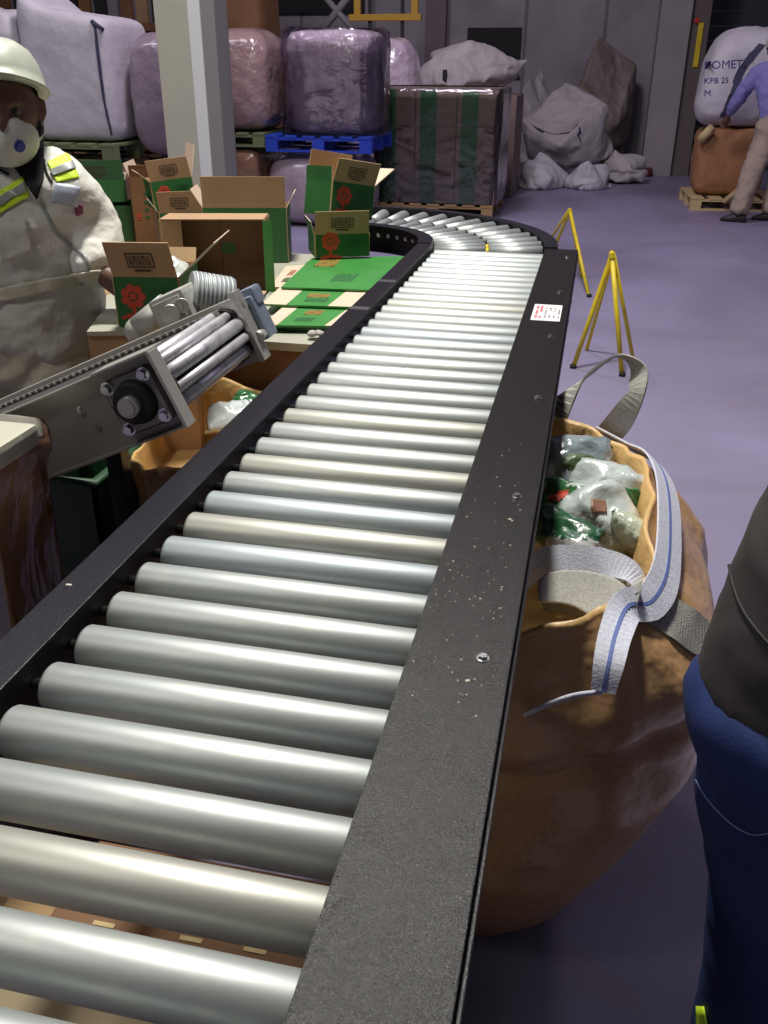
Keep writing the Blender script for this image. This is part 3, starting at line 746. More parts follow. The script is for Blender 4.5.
# bearing on near plate
bc = dc+Vector((-.01,YN,-.004))
mb = MB(); mb.box(bc+Vector((0,-.008,0)), (.105,.014,.105), RI_, 0, .012); br = mb.build('bearing_housing', 'grey_metal', inc)
MB().cyl(bc+Vector((0,-.014,0)), bc+Vector((0,-.034,0)), .042,.036, n=32).build('bearing_ring', 'rubber', br)
MB().cyl(bc+Vector((0,-.03,0)), bc+Vector((0,-.05,0)), .019, n=20).cyl(bc+Vector((0,-.05,0)), bc+Vector((0,-.053,0)), .014, n=20).build('shaft_end', 'grey_metal_lt', br)
for a, b in ((1,1),(1,-1),(-1,1),(-1,-1)):
    bolt(bc+U*a*.040+N*b*.040+Vector((0,-.015,0)), (0,-1,0), br, r=.010, h=.010)
mb = MB(); ibox(mb, -.125, 0, .0, .004, YN-.03, YN+.03, .001); ibox(mb, -.004, .002, -.145, .0, YN-.03, YN+.005, .001); mb.build('take_up_bracket', 'grey_metal_lt', inc)
for s, n_ in ((-.20,-.050),(-.185,-.085)): bolt(ip(s,n_,YN), (0,-1,0), inc, r=.006)
# gearbox & motor beyond far plate
gb = thing('gear_motor', 'cast silver gear motor mounted behind the inclined conveyor', 'motor', at(180,318,1.9))
gb.parent = inc; 
for k_ in ('label','category'): del gb[k_]
gb.location = at(180,318,1.93)-inc.location; gb.name = 'gear_motor'
gw = at(180,306,1.93)
mb = MB(); mb.box(gw, (.095,.10,.075), RI_, 0, .012); mb.box(gw+N*.0+U*.0+Vector((0,-.052,0)), (.075,.012,.055), RI_, 0, .004); g0 = mb.build('gearbox', 'alu', gb)
gf = at(172,313,1.87)
MB().cyl(gf, gf+Vector((.01,-.03,.004)), .021, n=24).build('shaft_boss', 'alu', g0)
gf2 = at(182,305,1.87)
MB().cyl(gf2, gf2+Vector((.006,-.016,.002)), .016, n=20).cyl(gf2+Vector((0,-.016,0)), gf2+Vector((0,-.018,0)), .009, n=12).build('filler_plug', 'grey_metal_lt', g0)
m0 = at(188,292,1.97); m1_ = at(226,300,2.02)
mb = MB(); mb.cyl(at(190,294,1.95), at(232,300,2.0), .052, .05, 32)
for k in range(9):
    p = at(192,294,1.95).lerp(at(230,300,2.0), k/9); q = at(192,294,1.95).lerp(at(230,300,2.0), k/9+.07); mb.cyl(p, q, .0535, n=32)
mb.build('motor_body', mat('pale_blue_motor', (.46,.49,.50), .5, .2, (40,.1,.004)), gb)
mb = MB(); mb.cyl(at(140,330,1.93), at(170,308,1.95), .034,.038, 28); mb.sph(at(139,331,1.93), .034, 20); mb.build('end_bell', 'alu', gb)
mb = MB(); q = at(255,318,1.86); mb.box(q, (.05,.06,.10), RI_, 0, .01); mb.box(q+Vector((-.01,.01,.045)), (.04,.05,.04), RI_, 0, .008); mb.build('far_bearing', 'blue_metal', inc)
mb = MB(); q = at(262,334,1.83); mb.cyl(q, q+Vector((.0,-.03,0)), .012); mb.build('tension_bolt', 'grey_metal_lt', inc)
# stand of the inclined conveyor
for s in (-.42,-1.18):
    b = ip(s,-.145,0)
    for y in (YN+.03, YF-.03):
        MB().bb((b.x-.02,y-.02,0), (b.x+.02,y+.02,b.z+.02), bev=.002).build('leg', 'black', inc)
    MB().bb((b.x-.015,YN+.03,.42), (b.x+.015,YF-.03,.46)).build('cross_bar', 'black', inc)
b0, b1 = ip(-.42,0,0), ip(-1.18,0,0)
MB().bb((b1.x,YN+.015,.40), (b0.x+.0,YN+.045,.44)).build('cross_bar', 'black', inc)

# wrapped carton at left foreground
wc = thing('wrapped_carton', 'brown carton with a pale lid wrapped in shiny film at the left edge', 'carton', (-1.12,1.2,0))
cx0, cx1, cy0, cy1 = -1.40, -.93, 1.17, 1.325
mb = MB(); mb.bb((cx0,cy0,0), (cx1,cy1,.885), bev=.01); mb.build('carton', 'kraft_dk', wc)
mb = MB(); mb.bb((cx0-.006,cy0-.006,.885), (cx1+.008,cy1+.004,.925), bev=.012); mb.build('lid', mat('pale_lid_card', (.55,.54,.44), .35, 0, (20,.3,.01)), wc)
rings = []
for z, g_ in ((.02,.010),(.3,.012),(.6,.010),(.84,.012),(.88,.022),(.91,.026),(.928,.022)):
    R = []
    for k in range(90):
        th = 2*PI*k/90; x, y = se(th, (cx1-cx0)/2+g_, (cy1-cy0)/2+g_, 16); p = Vector(((cx0+cx1)/2+x,(cy0+cy1)/2+y,z))
        dn = fold(p, 9, 4)*(.012 if z < .88 else .018); p += Vector((x,y,0)).normalized()*max(-.004,dn); p.z += noise.noise(p*14)*.006 if z < .92 else 0; R.append(p)
    rings.append(R)
MB().loft(rings, cap0=False, cap1=False).build('stretch_film', 'film', wc)

# green crate under the incline
gx0, gx1, gy0, gy1, gh = -1.30, -1.125, 1.80, 2.03, .58
gt = thing('green_crate', 'dark green crate standing on the floor below the inclined conveyor', 'crate', ((gx0+gx1)/2,(gy0+gy1)/2,0))
MB().bb((gx0,gy0,0), (gx1,gy1,.012)).bb((gx0,gy0,0), (gx0+.01,gy1,gh)).bb((gx1-.01,gy0,0), (gx1,gy1,gh)).bb((gx0,gy0,0), (gx1,gy0+.01,gh)).bb((gx0,gy1-.01,0), (gx1,gy1,gh)).build('crate_body', 'dark_green_tray', gt)
MB().tube([(gx0-.01,gy0-.01,gh),(gx1+.01,gy0-.01,gh),(gx1+.01,gy1+.01,gh),(gx0-.01,gy1+.01,gh)], .012, closed=True).build('crate_rim', 'dark_green_tray', gt)

# ------------------------------------------------------------------ bench and cartons
ZB = .78
bench = thing('packing_bench', 'pale topped packing bench with brown board front holding the green cartons', 'bench', (-1.15,3.2,0))
MB().bb((-1.60,2.40,ZB-.025), (-.70,3.69,ZB), bev=.004).build('bench_top', 'bench_top', bench)
MB().bb((-1.58,2.42,.05), (-.72,2.44,ZB-.025)).build('front_panel', 'kraft_dk', bench)
MB().bb((-1.58,2.44,.05), (-1.56,3.65,ZB-.025)).build('side_panel', 'kraft_dk', bench)
for x in (-1.52,-.76):
    for y in (2.5,3.6): MB().bb((x-.03,y-.03,0), (x+.03,y+.03,ZB-.025)).build('leg', 'black', bench)
bench2 = thing('carton_stand', 'low dark stand behind the bench carrying the tall dark green cartons', 'stand', (-2.0,3.5,0))
MB().bb((-2.45,2.98,.66), (-1.64,4.1,.70)).build('stand_top', 'wood', bench2)
for x in (-2.4,-1.7):
    for y in (3.03,4.05): MB().bb((x-.03,y-.03,0), (x+.03,y+.03,.66)).build('leg', 'wood', bench2)

def wallp(mb, o, u, v, n, th=.004, mo=0, mi_=1):
    """panel with corner o, edges u v, outward normal n; outside face gets mo, the rest mi_"""
    o, u, v = Vector(o), Vector(u), Vector(v); n = Vector(n).normalized()*th
    A = [o+n, o+u+n, o+u+v+n, o+v+n]; B = [o, o+u, o+u+v, o+v]
    vo = [mb.b.verts.new(p) for p in A]; vi = [mb.b.verts.new(p) for p in B]
    mb.b.faces.new(vo).material_index = mo; mb.b.faces.new(vi[::-1]).material_index = mi_
    for k in range(4): mb.b.faces.new((vo[k],vi[k],vi[(k+1)%4],vo[(k+1)%4])).material_index = mi_
def flower(mb, c, u, v, r):
    """red sprig motif: petals round a centre, stem and leaves"""
    c, u, v = Vector(c), Vector(u), Vector(v)
    def disc(cc, rr, squash=1):
        k = 12; mb.face([cc+u*rr*math.cos(2*PI*i/k)+v*rr*squash*math.sin(2*PI*i/k) for i in range(k)])
    for i in range(7):
        a = 2*PI*i/7; disc(c+v*r*.35+(u*math.cos(a)+v*math.sin(a))*r*.48, r*.24)
    disc(c+v*r*.35, r*.2)
    for dx, dy, rr in ((0,-.35,.12),(0,-.5,.12),(-.35,-.75,.22),(0,-.72,.2),(.35,-.75,.22),(.7,-.8,.16),(-.65,-.85,.16)): disc(c+u*r*dx+v*r*dy, r*rr, .7)
def stamp(mb, c, u, v, w, h):
    c, u, v = Vector(c), Vector(u), Vector(v); t_ = h*.09
    def q(x0,y0,x1,y1): mb.face([c+u*x0+v*y0, c+u*x1+v*y0, c+u*x1+v*y1, c+u*x0+v*y1])
    q(-w/2,-h/2,w/2,-h/2+t_); q(-w/2,h/2-t_,w/2,h/2); q(-w/2,-h/2,-w/2+t_,h/2); q(w/2-t_,-h/2,w/2,h/2)
    for i in range(5):
        x = -w*.40+i*w*.165
        q(x,-h*.3,x+w*.04,h*.3); q(x+w*.08,-h*.3,x+w*.115,h*.3)
        q(x,(.18 if i % 2 else -.3)*h,x+w*.115,(.3 if i % 2 else -.18)*h)
    q(-w*.3,-h*.78,w*.3,-h*.64)
def carton(label, base, rz, w, d, h, flaps, outer='green', tilt=(0,0), front_print=True, group='green cartons on the packing bench', flap_out=('kraft','green','kraft','green'), inner='kraft_in', name='open_carton', scale_print=1., cat='carton', plain=False):
    """flaps: dict side-> (angle from vertical outward in degrees, length). sides: f,r,b,l"""
    t = thing(name, label, cat, base, rz, group); t.rotation_euler = (tilt[0], tilt[1], rz)
    mb = MB(); hw, hd = w/2, d/2
    mb_ = mb
    wallp(mb, (-hw,-hd,0), (w,0,0), (0,0,h), (0,-1,0)); wallp(mb, (hw,-hd,0), (0,d,0), (0,0,h), (1,0,0))
    wallp(mb, (hw,hd,0), (-w,0,0), (0,0,h), (0,1,0)); wallp(mb, (-hw,hd,0), (0,-d,0), (0,0,h), (-1,0,0))
    wallp(mb, (-hw,-hd,0.004), (w,0,0), (0,d,0), (0,0,-1))
    body = mb.build('carton_body', [outer, inner], t, local=True)
    if front_print:
        p = MB(); flower(p, (-w*.22,-hd-.0052,h*.48), (1,0,0), (0,0,1), min(h*.40, w*.22)*scale_print); p.build('red_motif', 'red_print', body, local=True)
        p = MB(); 
        for k in range(4): p.face([Vector((w*x,-hd-.0052,h*z)) for x, z in ((.12,.75-.1*k),(.38-.03*k,.75-.1*k),(.38-.03*k,.79-.1*k),(.12,.79-.1*k))])
        p.build('dark_lettering', 'green_ink', body, local=True)
    S = dict(f=((-hw,-hd),(w,0),(0,-1)), r=((hw,-hd),(0,d),(1,0)), b=((hw,hd),(-w,0),(0,1)), l=((-hw,hd),(0,-d),(-1,0)))
    for idx, k in enumerate('frbl'):
        if k not in flaps: continue
        ang, L = flaps[k][:2]; skew = flaps[k][2] if len(flaps[k]) > 2 else 0
        (ox, oy), (ux, uy), (nx, ny) = S[k]; a = math.radians(ang)
        dirv = Vector((nx*math.sin(a), ny*math.sin(a), math.cos(a))) + Vector((ux,uy,0)).normalized()*skew
        nout = Vector((nx*math.cos(a), ny*math.cos(a), -math.sin(a)))
        m2 = MB(); wallp(m2, (ox+nx*.001, oy+ny*.001, h), (ux,uy,0), dirv*L, nout, .003)
        fo = flap_out[idx]; fi = 'kraft_pale' if k in 'rl' else inner
        f = m2.build('flap', [fo, fi], t, local=True)
        if k == 'f' and fo != 'green' and not plain:
            p = MB(); c0 = Vector((0, oy+ny*.001, h))+dirv*L*.5+nout*.0045; stamp(p, c0, (1,0,0), dirv, w*.42, L*.42); p.build('stamped_box_mark', 'stamp', f, local=True)
    return t
G1 = 'green cartons on the packing bench'
def carton_px(label, L, R, z, ytop, d, flaps, h=None, **kw):
    """stand a carton so that its front bottom edge runs from L to R on the height z"""
    A, B = atz(L[0], L[1], z), atz(R[0], R[1], z); v = B-A; w = v.length; rz = math.atan2(v.y, v.x)
    n = Vector((-v.y, v.x, 0)).normalized(); c = (A+B)/2+n*(d/2+.005)
    if h is None: h = at(L[0], ytop, A.y).z-z
    return carton(label, (c.x,c.y,z), rz, w, d, h, flaps, **kw), h, c, rz, w
ZS = .868
ta = thing('brown_carton', 'tall plain brown carton under the nearest green printed carton', 'carton', (-1.17,2.27,0))
Aq, Bq = atz(87,331,ZS), atz(190,329,ZS); vq = (Bq-Aq); nq = Vector((-vq.y,vq.x,0)).normalized()*.23
mb = MB(); mb.loft([[Vector((p.x,p.y,z)) for p in (Aq,Bq,Bq+nq,Aq+nq)] for z in (0,ZS-.012)], smooth=False); mb.build('carton_body', 'kraft', ta)
mb = MB(); mb.loft([[Vector((p.x,p.y,z)) for p in (Aq-nq*.03,Bq-nq*.03,Bq+nq*1.03,Aq+nq*1.03)] for z in (ZS-.012,ZS)], smooth=False); mb.build('pale_lid', 'bench_top', ta)
# A
_, hA, cA, rA, wA = carton_px('nearest green carton with red flower print, beside the worker', (119,326), (182,327), ZS+.0045, 277, .20, dict(f=(12,.092,-.12), r=(48,.12,.35), b=(25,.04)), scale_print=1.25)
packet('packet', 'white packet inside the nearest open green carton', (cA.x+.02,cA.y+.02,ZS+hA-.005), (.06,.06,.02), (.5,.4,.2), 'pack_white', 31)
# B lying on its side, opening toward the viewer
A_, B_ = atz(166,292,ZB+.004), atz(267,292,ZB+.004); v = B_-A_; w = v.length; rzB = math.atan2(v.y, v.x); d = .17; h = .235
nB = Vector((-v.y,v.x,0)).normalized(); cB = (A_+B_)/2+nB*d/2
t = thing('open_carton', 'carton lying on its side with its brown inside coloured darker for shade facing out', 'carton', (cB.x,cB.y,ZB+.004), rzB, G1)
t.rotation_euler = (-.03,0,rzB)
mb = MB()
wallp(mb, (-w/2,-d/2,0), (w,0,0), (0,d,0), (0,0,-1)); wallp(mb, (-w/2,-d/2,h), (w,0,0), (0,d,0), (0,0,1)); wallp(mb, (-w/2,-d/2,0), (0,d,0), (0,0,h), (-1,0,0)); wallp(mb, (w/2,-d/2,0), (0,d,0), (0,0,h), (1,0,0)); wallp(mb, (-w/2,d/2,0), (w,0,0), (0,0,h), (0,1,0))
bd = mb.build('carton_body', ['kraft',mat('shaded_box_inside', (.20,.11,.055), .75)], t, local=True)  # inside coloured darker than the board, standing in for the shade within
mb = MB(); wallp(mb, (-w/2,-d/2,.002), (w,0,0), (0,-.10,.006), (0,0,-1)); mb.build('flap', ['green','kraft_in'], t, local=True)
mb = MB(); wallp(mb, (-w/2,-d/2,0), (.065,.04,0), (0,0,h), (0,-1,0)); mb.build('flap', ['kraft','kraft_in'], t, local=True)
mb = MB(); wallp(mb, (w/2-.004,-d/2,0), (.03,-.012,0), (0,0,h), (1,0,0)); mb.build('flap', ['green_br','green_br'], t, local=True)
mb = MB(); mb.face([(x,d/2-.002,z) for x,z in ((.0,.10),(.05,.10),(.05,.14),(.0,.14))]); mb.build('green_patch', 'green', bd, local=True)
mb = MB(); mb.bb((-.002,d/2-.004,0), (.002,d/2-.001,h)); mb.build('board_seam', 'kraft_dk', bd, local=True)
# C
carton_px('tall green carton with a plain tan flap standing up, behind the sideways one', (207,262), (288,262), ZB+.0045, 208, .16, dict(f=(3,.115), r=(28,.055,.2), l=(30,.08,.1)), front_print=False, plain=True)
# D pair
_, hD, cD, rD, wD = carton_px('lower stamped carton of the pair behind the sideways brown one', (163,246), (205,244), ZB+.0045, 213, .15, dict(f=(8,.088,-.1), l=(35,.07), r=(20,.06,-.2)), h=.135, scale_print=.9)
carton('upper stamped carton of the pair, dark green flap raised by the column', (cD.x-.035,cD.y+.01,ZB+hD+.022), rD+.12, wD*.97, .15, .115, dict(f=(6,.085,-.12), r=(18,.125,.25), l=(45,.06)), tilt=(.0,-.09))
# E pair
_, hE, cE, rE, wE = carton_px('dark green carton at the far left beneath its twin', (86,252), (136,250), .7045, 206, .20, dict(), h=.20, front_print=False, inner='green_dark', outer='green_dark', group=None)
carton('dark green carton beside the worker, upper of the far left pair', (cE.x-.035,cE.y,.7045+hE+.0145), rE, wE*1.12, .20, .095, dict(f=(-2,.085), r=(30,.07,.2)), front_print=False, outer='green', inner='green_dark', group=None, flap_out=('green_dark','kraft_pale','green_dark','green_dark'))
carton_px('brown carton coloured dark for shade between the dark green pair and the stamped pair', (138,252), (157,252), .7045, 175, .20, dict(l=(20,.06), f=(10,.05)), h=.33, group=None, scale_print=.8, inner='kraft_dk', outer='kraft_dk', plain=True, flap_out=('kraft_dk','kraft_dk','kraft_dk','kraft'))  # dark board colour stands in for the shade on this carton
# F pair
ZF = ZB+.052
_, hF, cF, rF, wF = carton_px('lower stamped green carton at the curve of the conveyor', (316,258), (369,256), ZF, 238, .17, dict(f=(8,.085), l=(15,.05)), h=.085, scale_print=1.5)
carton('upper green carton tipped on another, tan flaps spread, at the curve', (cF.x-.01,cF.y+.03,ZF+hF+.045), rF+.40, wF*.92, .18, .125, dict(f=(20,.085), r=(52,.12,.1), b=(-8,.11), l=(5,.05)), tilt=(-.06,.17), scale_print=1.2)
# flattened
def flat(label, q, z, mats_, split, txt, group='flattened green cartons beside the rail'):
    P4 = [atz(x, y, z) for x, y in q]; c = sum(P4, Vector())/4
    t = thing('flattened_carton', label, 'carton', (c.x,c.y,z-.006), 0, group)
    FL, FR, BR, BL = P4
    def band(a, b, m, nm, z0=-.006, z1=0, va=0, vb=1):
        g = lambda u, v: FL.lerp(FR,u).lerp(BL.lerp(BR,u), v)
        ring = [g(a,va), g(b,va), g(b,vb), g(a,vb)]
        return MB().loft([[Vector((p.x,p.y,p.z+zz)) for p in ring] for zz in (z0,z1)], smooth=False).build(nm, m, t)
    band(0,1,mats_,'sheet')
    for a, b, m in split: band(a, b, m, 'tan_band', 0, .0006)
    mb = MB(); u0, v0, k_ = txt
    g = lambda u, v: FL.lerp(FR,u).lerp(BL.lerp(BR,u), v)+Vector((0,0,.001))
    for k in range(4):
        a = u0+k*.055
        for (x0,y0,x1,y1) in ((0,0,.012,1),(.028,0,.04,1),(0,(k%3)*.4,.04,(k%3)*.4+.2)): mb.face([g(a+x0,v0+y0*.25), g(a+x1,v0+y0*.25), g(a+x1,v0+y1*.25), g(a+x0,v0+y1*.25)])
    mb.build('red_lettering', 'orange_print', t)
    mb = MB()
    for k in range(6):
        a = k_+k*.04; mb.face([g(a,.2), g(a+.025,.2), g(a+.025,.38+.05*(k%2)), g(a,.38+.05*(k%2))])
    mb.build('dark_lettering', 'green_ink', t)
flat('lowest flattened green carton nearest the viewer with tan ends', ((262,325),(336,326),(362,308),(284,306)), ZB+.024, 'green_br', ((0,.20,'kraft_pale'),(.84,1,'kraft_pale')), (.38,.55,.36))
flat('middle flattened green carton with tan ends and red print', ((262,304),(356,307),(378,291),(280,287)), ZB+.034, 'green_br', ((0,.26,'kraft_pale'),(.70,1,'kraft_pale')), (.38,.45,.40))
flat('large flattened all green carton lying beside the carton stack', ((281,287),(374,290),(407,256),(312,258)), ZB+.044, 'green_br', (), (.12,.66,.45))
flat('pale beige flattened board showing left of the large green one', ((270,287),(292,287),(318,264),(286,266)), ZB+.018, 'kraft_pale', (), (.3,.5,.3), None)
mbx = MB()
for k in range(3): mbx.bb((-.92+.01*k,2.52,ZB+.0005+.006*k), (-.70,2.66,ZB+.006+.006*k))
tag(mbx.build('board_offcut', 'green'), 'thin dark green boards under the nearest flattened carton', 'boards')
mb = MB()
for k in range(4):
    a = k*1.3; mb.sph((math.cos(a)*.015, math.sin(a)*.012, .012), .014, 10, (1,.8,.6))
o = mb.build('crumpled_tape', 'webbing_grey'); o.location = (-.745,2.455,ZB+.004); tag(o, 'small crumple of clear tape on the bench corner by the rail', 'tape')
# clutter behind stack (dark gap objects)

# ------------------------------------------------------------------ under conveyor: pallet + cartons
def pallet(label, c, rz, w, d, m, name='wooden_pallet', h=.14, cat='pallet', slats=6, group=None):
    t = thing(name, label, cat, c, rz, group); p = MB()
    sw = w/slats*.72
    for k in range(slats):
        x = -w/2+sw/2+k*(w-sw)/(slats-1); MB().bb((x-sw/2,-d/2,h-.022), (x+sw/2,d/2,h), bev=.002).build('deck_board', m, t, local=True)
    for y in (-d/2+.05,0,d/2-.05):
        MB().bb((-w/2,y-.045,h-.044), (w/2,y+.045,h-.022)).build('stringer', m, t, local=True)
        for x in (-w/2+.06,0,w/2-.06): MB().bb((x-.06,y-.045,.02), (x+.06,y+.045,h-.044)).build('block', m, t, local=True)
        MB().bb((-w/2,y-.045,0), (w/2,y+.045,.02)).build('skid', m, t, local=True)
    return t
pallet('pale wooden pallet on the floor under the near rollers', (-.58,.55,0), .05, .95, 1.0, 'wood')
t = thing('brown_carton', 'low brown carton on the pallet under the near rollers', 'carton', (-.45,.95,.142))
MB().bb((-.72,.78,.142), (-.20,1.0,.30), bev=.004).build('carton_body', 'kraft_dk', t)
for px, py in ((104,925),(191,940),(255,951)):
    p = atz(px,py,.30); MB().bb((p.x-.018,p.y-.004,.3005), (p.x+.018,p.y+.004,.302)).build('pale_tape', 'wood_pale', t)
t = thing('brown_carton', 'pale brown carton at the bottom left under the rollers', 'carton', (-.62,.5,.142))
MB().bb((-.95,.35,.142), (-.40,.72,.40), bev=.004).build('carton_body', mat('dusty_board', (.26,.20,.12), .8), t)

# ------------------------------------------------------------------ background loads
# striped carton stack
cs = pallet('wooden pallet under the big striped green and brown carton stack', (-1.68,10.5,0), 0, 1.28, 1.05, 'wood', slats=7)
ld = thing('wrapped_carton_load', 'tall film wrapped load of green and brown striped cartons behind the curve', 'pallet load', (-1.68,10.5,.14))
dull_br = mat('dull_kraft', (.20,.145,.125), .7); dull_gr = mat('dull_green', (.02,.11,.04), .55)
for layer, (z0, z1) in enumerate(((.142,.52),(.522,.90),(.902,1.255))):
    for k in range(3):
        x0 = -2.32+k*.43
        for yy, (ya, yb) in enumerate(((10.0,10.5),(10.505,11.0))):
            mb = MB(); mb.bb((x0,ya,z0), (x0+.425,yb,z1), bev=.006); b = mb.build('carton_bundle', dull_br, ld)
            MB().bb((x0+.05,ya-.002,z0+.004), (x0+.22,ya+.001,z1-.004)).build('green_panel', dull_gr, b)
rings = []
for z, g_ in ((.15,.01),(.3,.014),(.6,.012),(.9,.014),(1.2,.016),(1.262,.012),(1.268,-.04)):
    R = []
    for k in range(120):
        th = 2*PI*k/120; x, y = se(th, .66+g_, .515+g_, 14); p = Vector((-1.68+x,10.5+y,z))
        p += Vector((x,y,0)).normalized()*max(-.003,fold(p,5,3)*.03*(1 if x > .5 else .4)); R.append(p)
    rings.append(R)
MB().loft(rings, cap0=False, cap1=False).build('stretch_film', 'film', ld)
def cloth_sack(label, c, dims, rz, shape, m, name='crumpled_sack', seams=()):
    """an empty woven sack collapsed under its own weight; the stored rest shape is fitted to dims"""
    t = thing(name, label, 'sack', c, rz); src = SACK_SHAPES[shape]; me = src.copy()
    for v in me.vertices:
        p = v.co
        v.co = Vector((p.x*dims[0], p.y*dims[1], p.z*dims[2]))
    me.update(); ns = [v.normal.copy() for v in me.vertices]
    for v, n_ in zip(me.vertices, ns):
        vd = noise.voronoi(Vector((v.co.x,v.co.y,v.co.z*.8))*4.5+Vector((shape*7+rz,3,1)) + noise.noise_vector(v.co*3)*.5)[0]
        v.co += n_*((.25-min(vd[1]-vd[0],.5))*.035)
    me.name = 'sack_cloth'; me.materials.clear(); me.materials.append(MT[m] if isinstance(m,str) else m)
    o = bpy.data.objects.new('sack_cloth', me); COL.objects.link(o); o.parent = t
    for sm in seams:
        q = MB().ribbon([Vector(p) for p in sm], [Vector((0,.2,1))]*len(sm), .022, .006, seg=10).build('seam', 'seam', t)
        sw = q.modifiers.new('sw','SHRINKWRAP'); sw.target = o; sw.offset = .006; sw.wrap_mode = 'OUTSIDE_SURFACE'; bake(q); q.parent = o
    return t
# white bag on top behind
shelf = thing('wrapped_carton_load', 'low brown load behind the striped stack with a white sack on it', 'pallet load', (-1.7,12.2,0))
MB().bb((-2.05,11.7,0), (-1.0,12.7,1.15), bev=.02).build('carton_block', dull_br, shelf)
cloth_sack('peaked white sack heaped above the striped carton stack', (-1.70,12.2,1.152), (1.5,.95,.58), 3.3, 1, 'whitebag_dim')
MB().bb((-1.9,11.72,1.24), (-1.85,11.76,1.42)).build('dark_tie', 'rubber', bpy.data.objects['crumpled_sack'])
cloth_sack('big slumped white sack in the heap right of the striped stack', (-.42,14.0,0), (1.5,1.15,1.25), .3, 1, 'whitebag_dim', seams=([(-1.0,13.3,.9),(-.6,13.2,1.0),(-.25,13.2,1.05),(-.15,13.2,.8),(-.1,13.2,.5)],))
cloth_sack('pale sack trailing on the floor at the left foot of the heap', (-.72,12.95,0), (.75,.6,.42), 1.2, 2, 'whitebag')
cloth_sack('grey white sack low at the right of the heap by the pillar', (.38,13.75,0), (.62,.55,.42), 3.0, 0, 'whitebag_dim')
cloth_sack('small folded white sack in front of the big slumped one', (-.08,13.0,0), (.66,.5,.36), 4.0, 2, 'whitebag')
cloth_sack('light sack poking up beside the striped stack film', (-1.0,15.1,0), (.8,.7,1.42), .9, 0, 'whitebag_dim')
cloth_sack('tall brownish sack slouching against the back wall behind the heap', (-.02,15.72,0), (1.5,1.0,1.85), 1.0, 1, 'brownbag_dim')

# right: pallet, orange sack, printed bag
pallet('low pale pallet at the right carrying the orange tan sack', (1.62,11.75,0), .06, 1.15, 1.0, 'wood_pale', slats=6)
t = thing('wooden_prop', 'pale timber leaning on the pallet against the orange sack', 'timber', (1.6,11.2,0))
MB().tube([(1.42,11.18,.10),(1.75,11.2,.42)], .035, n=4).build('plank', 'wood_pale', t)
t = thing('stacked_sack', 'orange tan sack on the pallet under the printed white bag', 'sack', (1.5,11.75,.14))
blob((1.46,11.75,.142), .37, .40, .72, 4, .04, 3.4, 7, 6.0).build('sack_cloth', 'orangebag', t)
MB().tube([at(700,140,11.3),at(706,134,11.28),at(712,128,11.32)], .05, n=10).build('tied_ear', 'wood_pale', t)
t = thing('printed_bulk_bag', 'bulging white bag with blue print on top of the orange sack', 'bulk bag', (1.5,11.75,.86))
wbag = blob((1.43,11.75,.865), .44, .42, .98, 6, .04, 2.4, 4.5, 4.5, n=80, m=44, lean=(.16,0), sag=.09).build('sack_cloth', 'whitebag', t)
def text_part(s, size, origin, u, v, m, par, name='lettering', ext=.002):
    cu = bpy.data.curves.new('t', 'FONT'); cu.body = s; cu.size = size; cu.align_x = 'CENTER'; cu.align_y = 'CENTER'; cu.extrude = ext; cu.resolution_u = 2
    to = bpy.data.objects.new('t', cu); COL.objects.link(to)
    me = bpy.data.meshes.new_from_object(to); bpy.data.objects.remove(to)
    u, v, o0 = Vector(u).normalized(), Vector(v).normalized(), Vector(origin); n_ = u.cross(v)
    mm = Matrix(((u.x,v.x,n_.x,o0.x),(u.y,v.y,n_.y,o0.y),(u.z,v.z,n_.z,o0.z),(0,0,0,1)))
    me.transform(wm(par).inverted() @ mm)
    for poly in me.polygons: poly.material_index = 0
    me.materials.clear(); me.materials.append(MT[m])
    o = bpy.data.objects.new(name, me); COL.objects.link(o); o.parent = par; return o
for s, sz, q in (('FOMET', .115, (726,65)),('KPB 25', .08, (718,81)),('M', .09, (709,94))):
    o = text_part(s, sz, at(q[0],q[1],11.2), (1,0,.05), (-.1,0,1), 'blue_ink', wbag)
    sw = o.modifiers.new('sw','SHRINKWRAP'); sw.target = wbag; sw.offset = .004; sw.wrap_method = 'PROJECT'; sw.use_project_y = True; sw.use_negative_direction = True; sw.use_positive_direction = True; sw.wrap_mode = 'ABOVE_SURFACE'
q = MB().ribbon([at(x,y,11.22) for x, y in ((765,38),(757,50),(745,66),(737,82),(729,105),(723,128))], [Vector((1,0,.3))]*6, .07, .02, seg=8).build('dark_strap', 'seam', wbag)
sw = q.modifiers.new('sw','SHRINKWRAP'); sw.target = wbag; sw.offset = .008; sw.wrap_mode = 'OUTSIDE_SURFACE'

# left loads: lower tier then pallets then bags
def box_load(label, a, b, m, name='carton_row', part='carton_block', cat='pallet load'):
    t = thing(name, label, cat, ((a[0]+b[0])/2,(a[1]+b[1])/2,a[2])); o = blob(((a[0]+b[0])/2,(a[1]+b[1])/2,a[2]), abs(b[0]-a[0])/2, abs(b[1]-a[1])/2, b[2]-a[2], a[0], .03, 3, 9, 7).build(part, m, t); return t
box_load('brown wrapped load below the green pallet at the left', (-5.9,7.5,0), (-3.75,8.5,.70), 'brownfilm')
t1 = pallet('green stained pallet carrying the white bags at the left', (-4.92,8.0,.715), 0, 1.82, 1.0, 'wood_green', slats=9, h=.15)
def bigbag(label, c, a, b, h, seed, m='whitebag', amp=.03, sag=.04, top=None, e=5, ev=4, lean=(0,0), name='filled_bulk_bag', cat='bulk bag', part='sack_cloth'):
    t = thing(name, label, cat, c); o = blob(c, a, b, h, seed, amp, 2.2, e, ev, n=80, m=44, sag=sag, top=top, lean=lean).build(part, m, t); return t, o
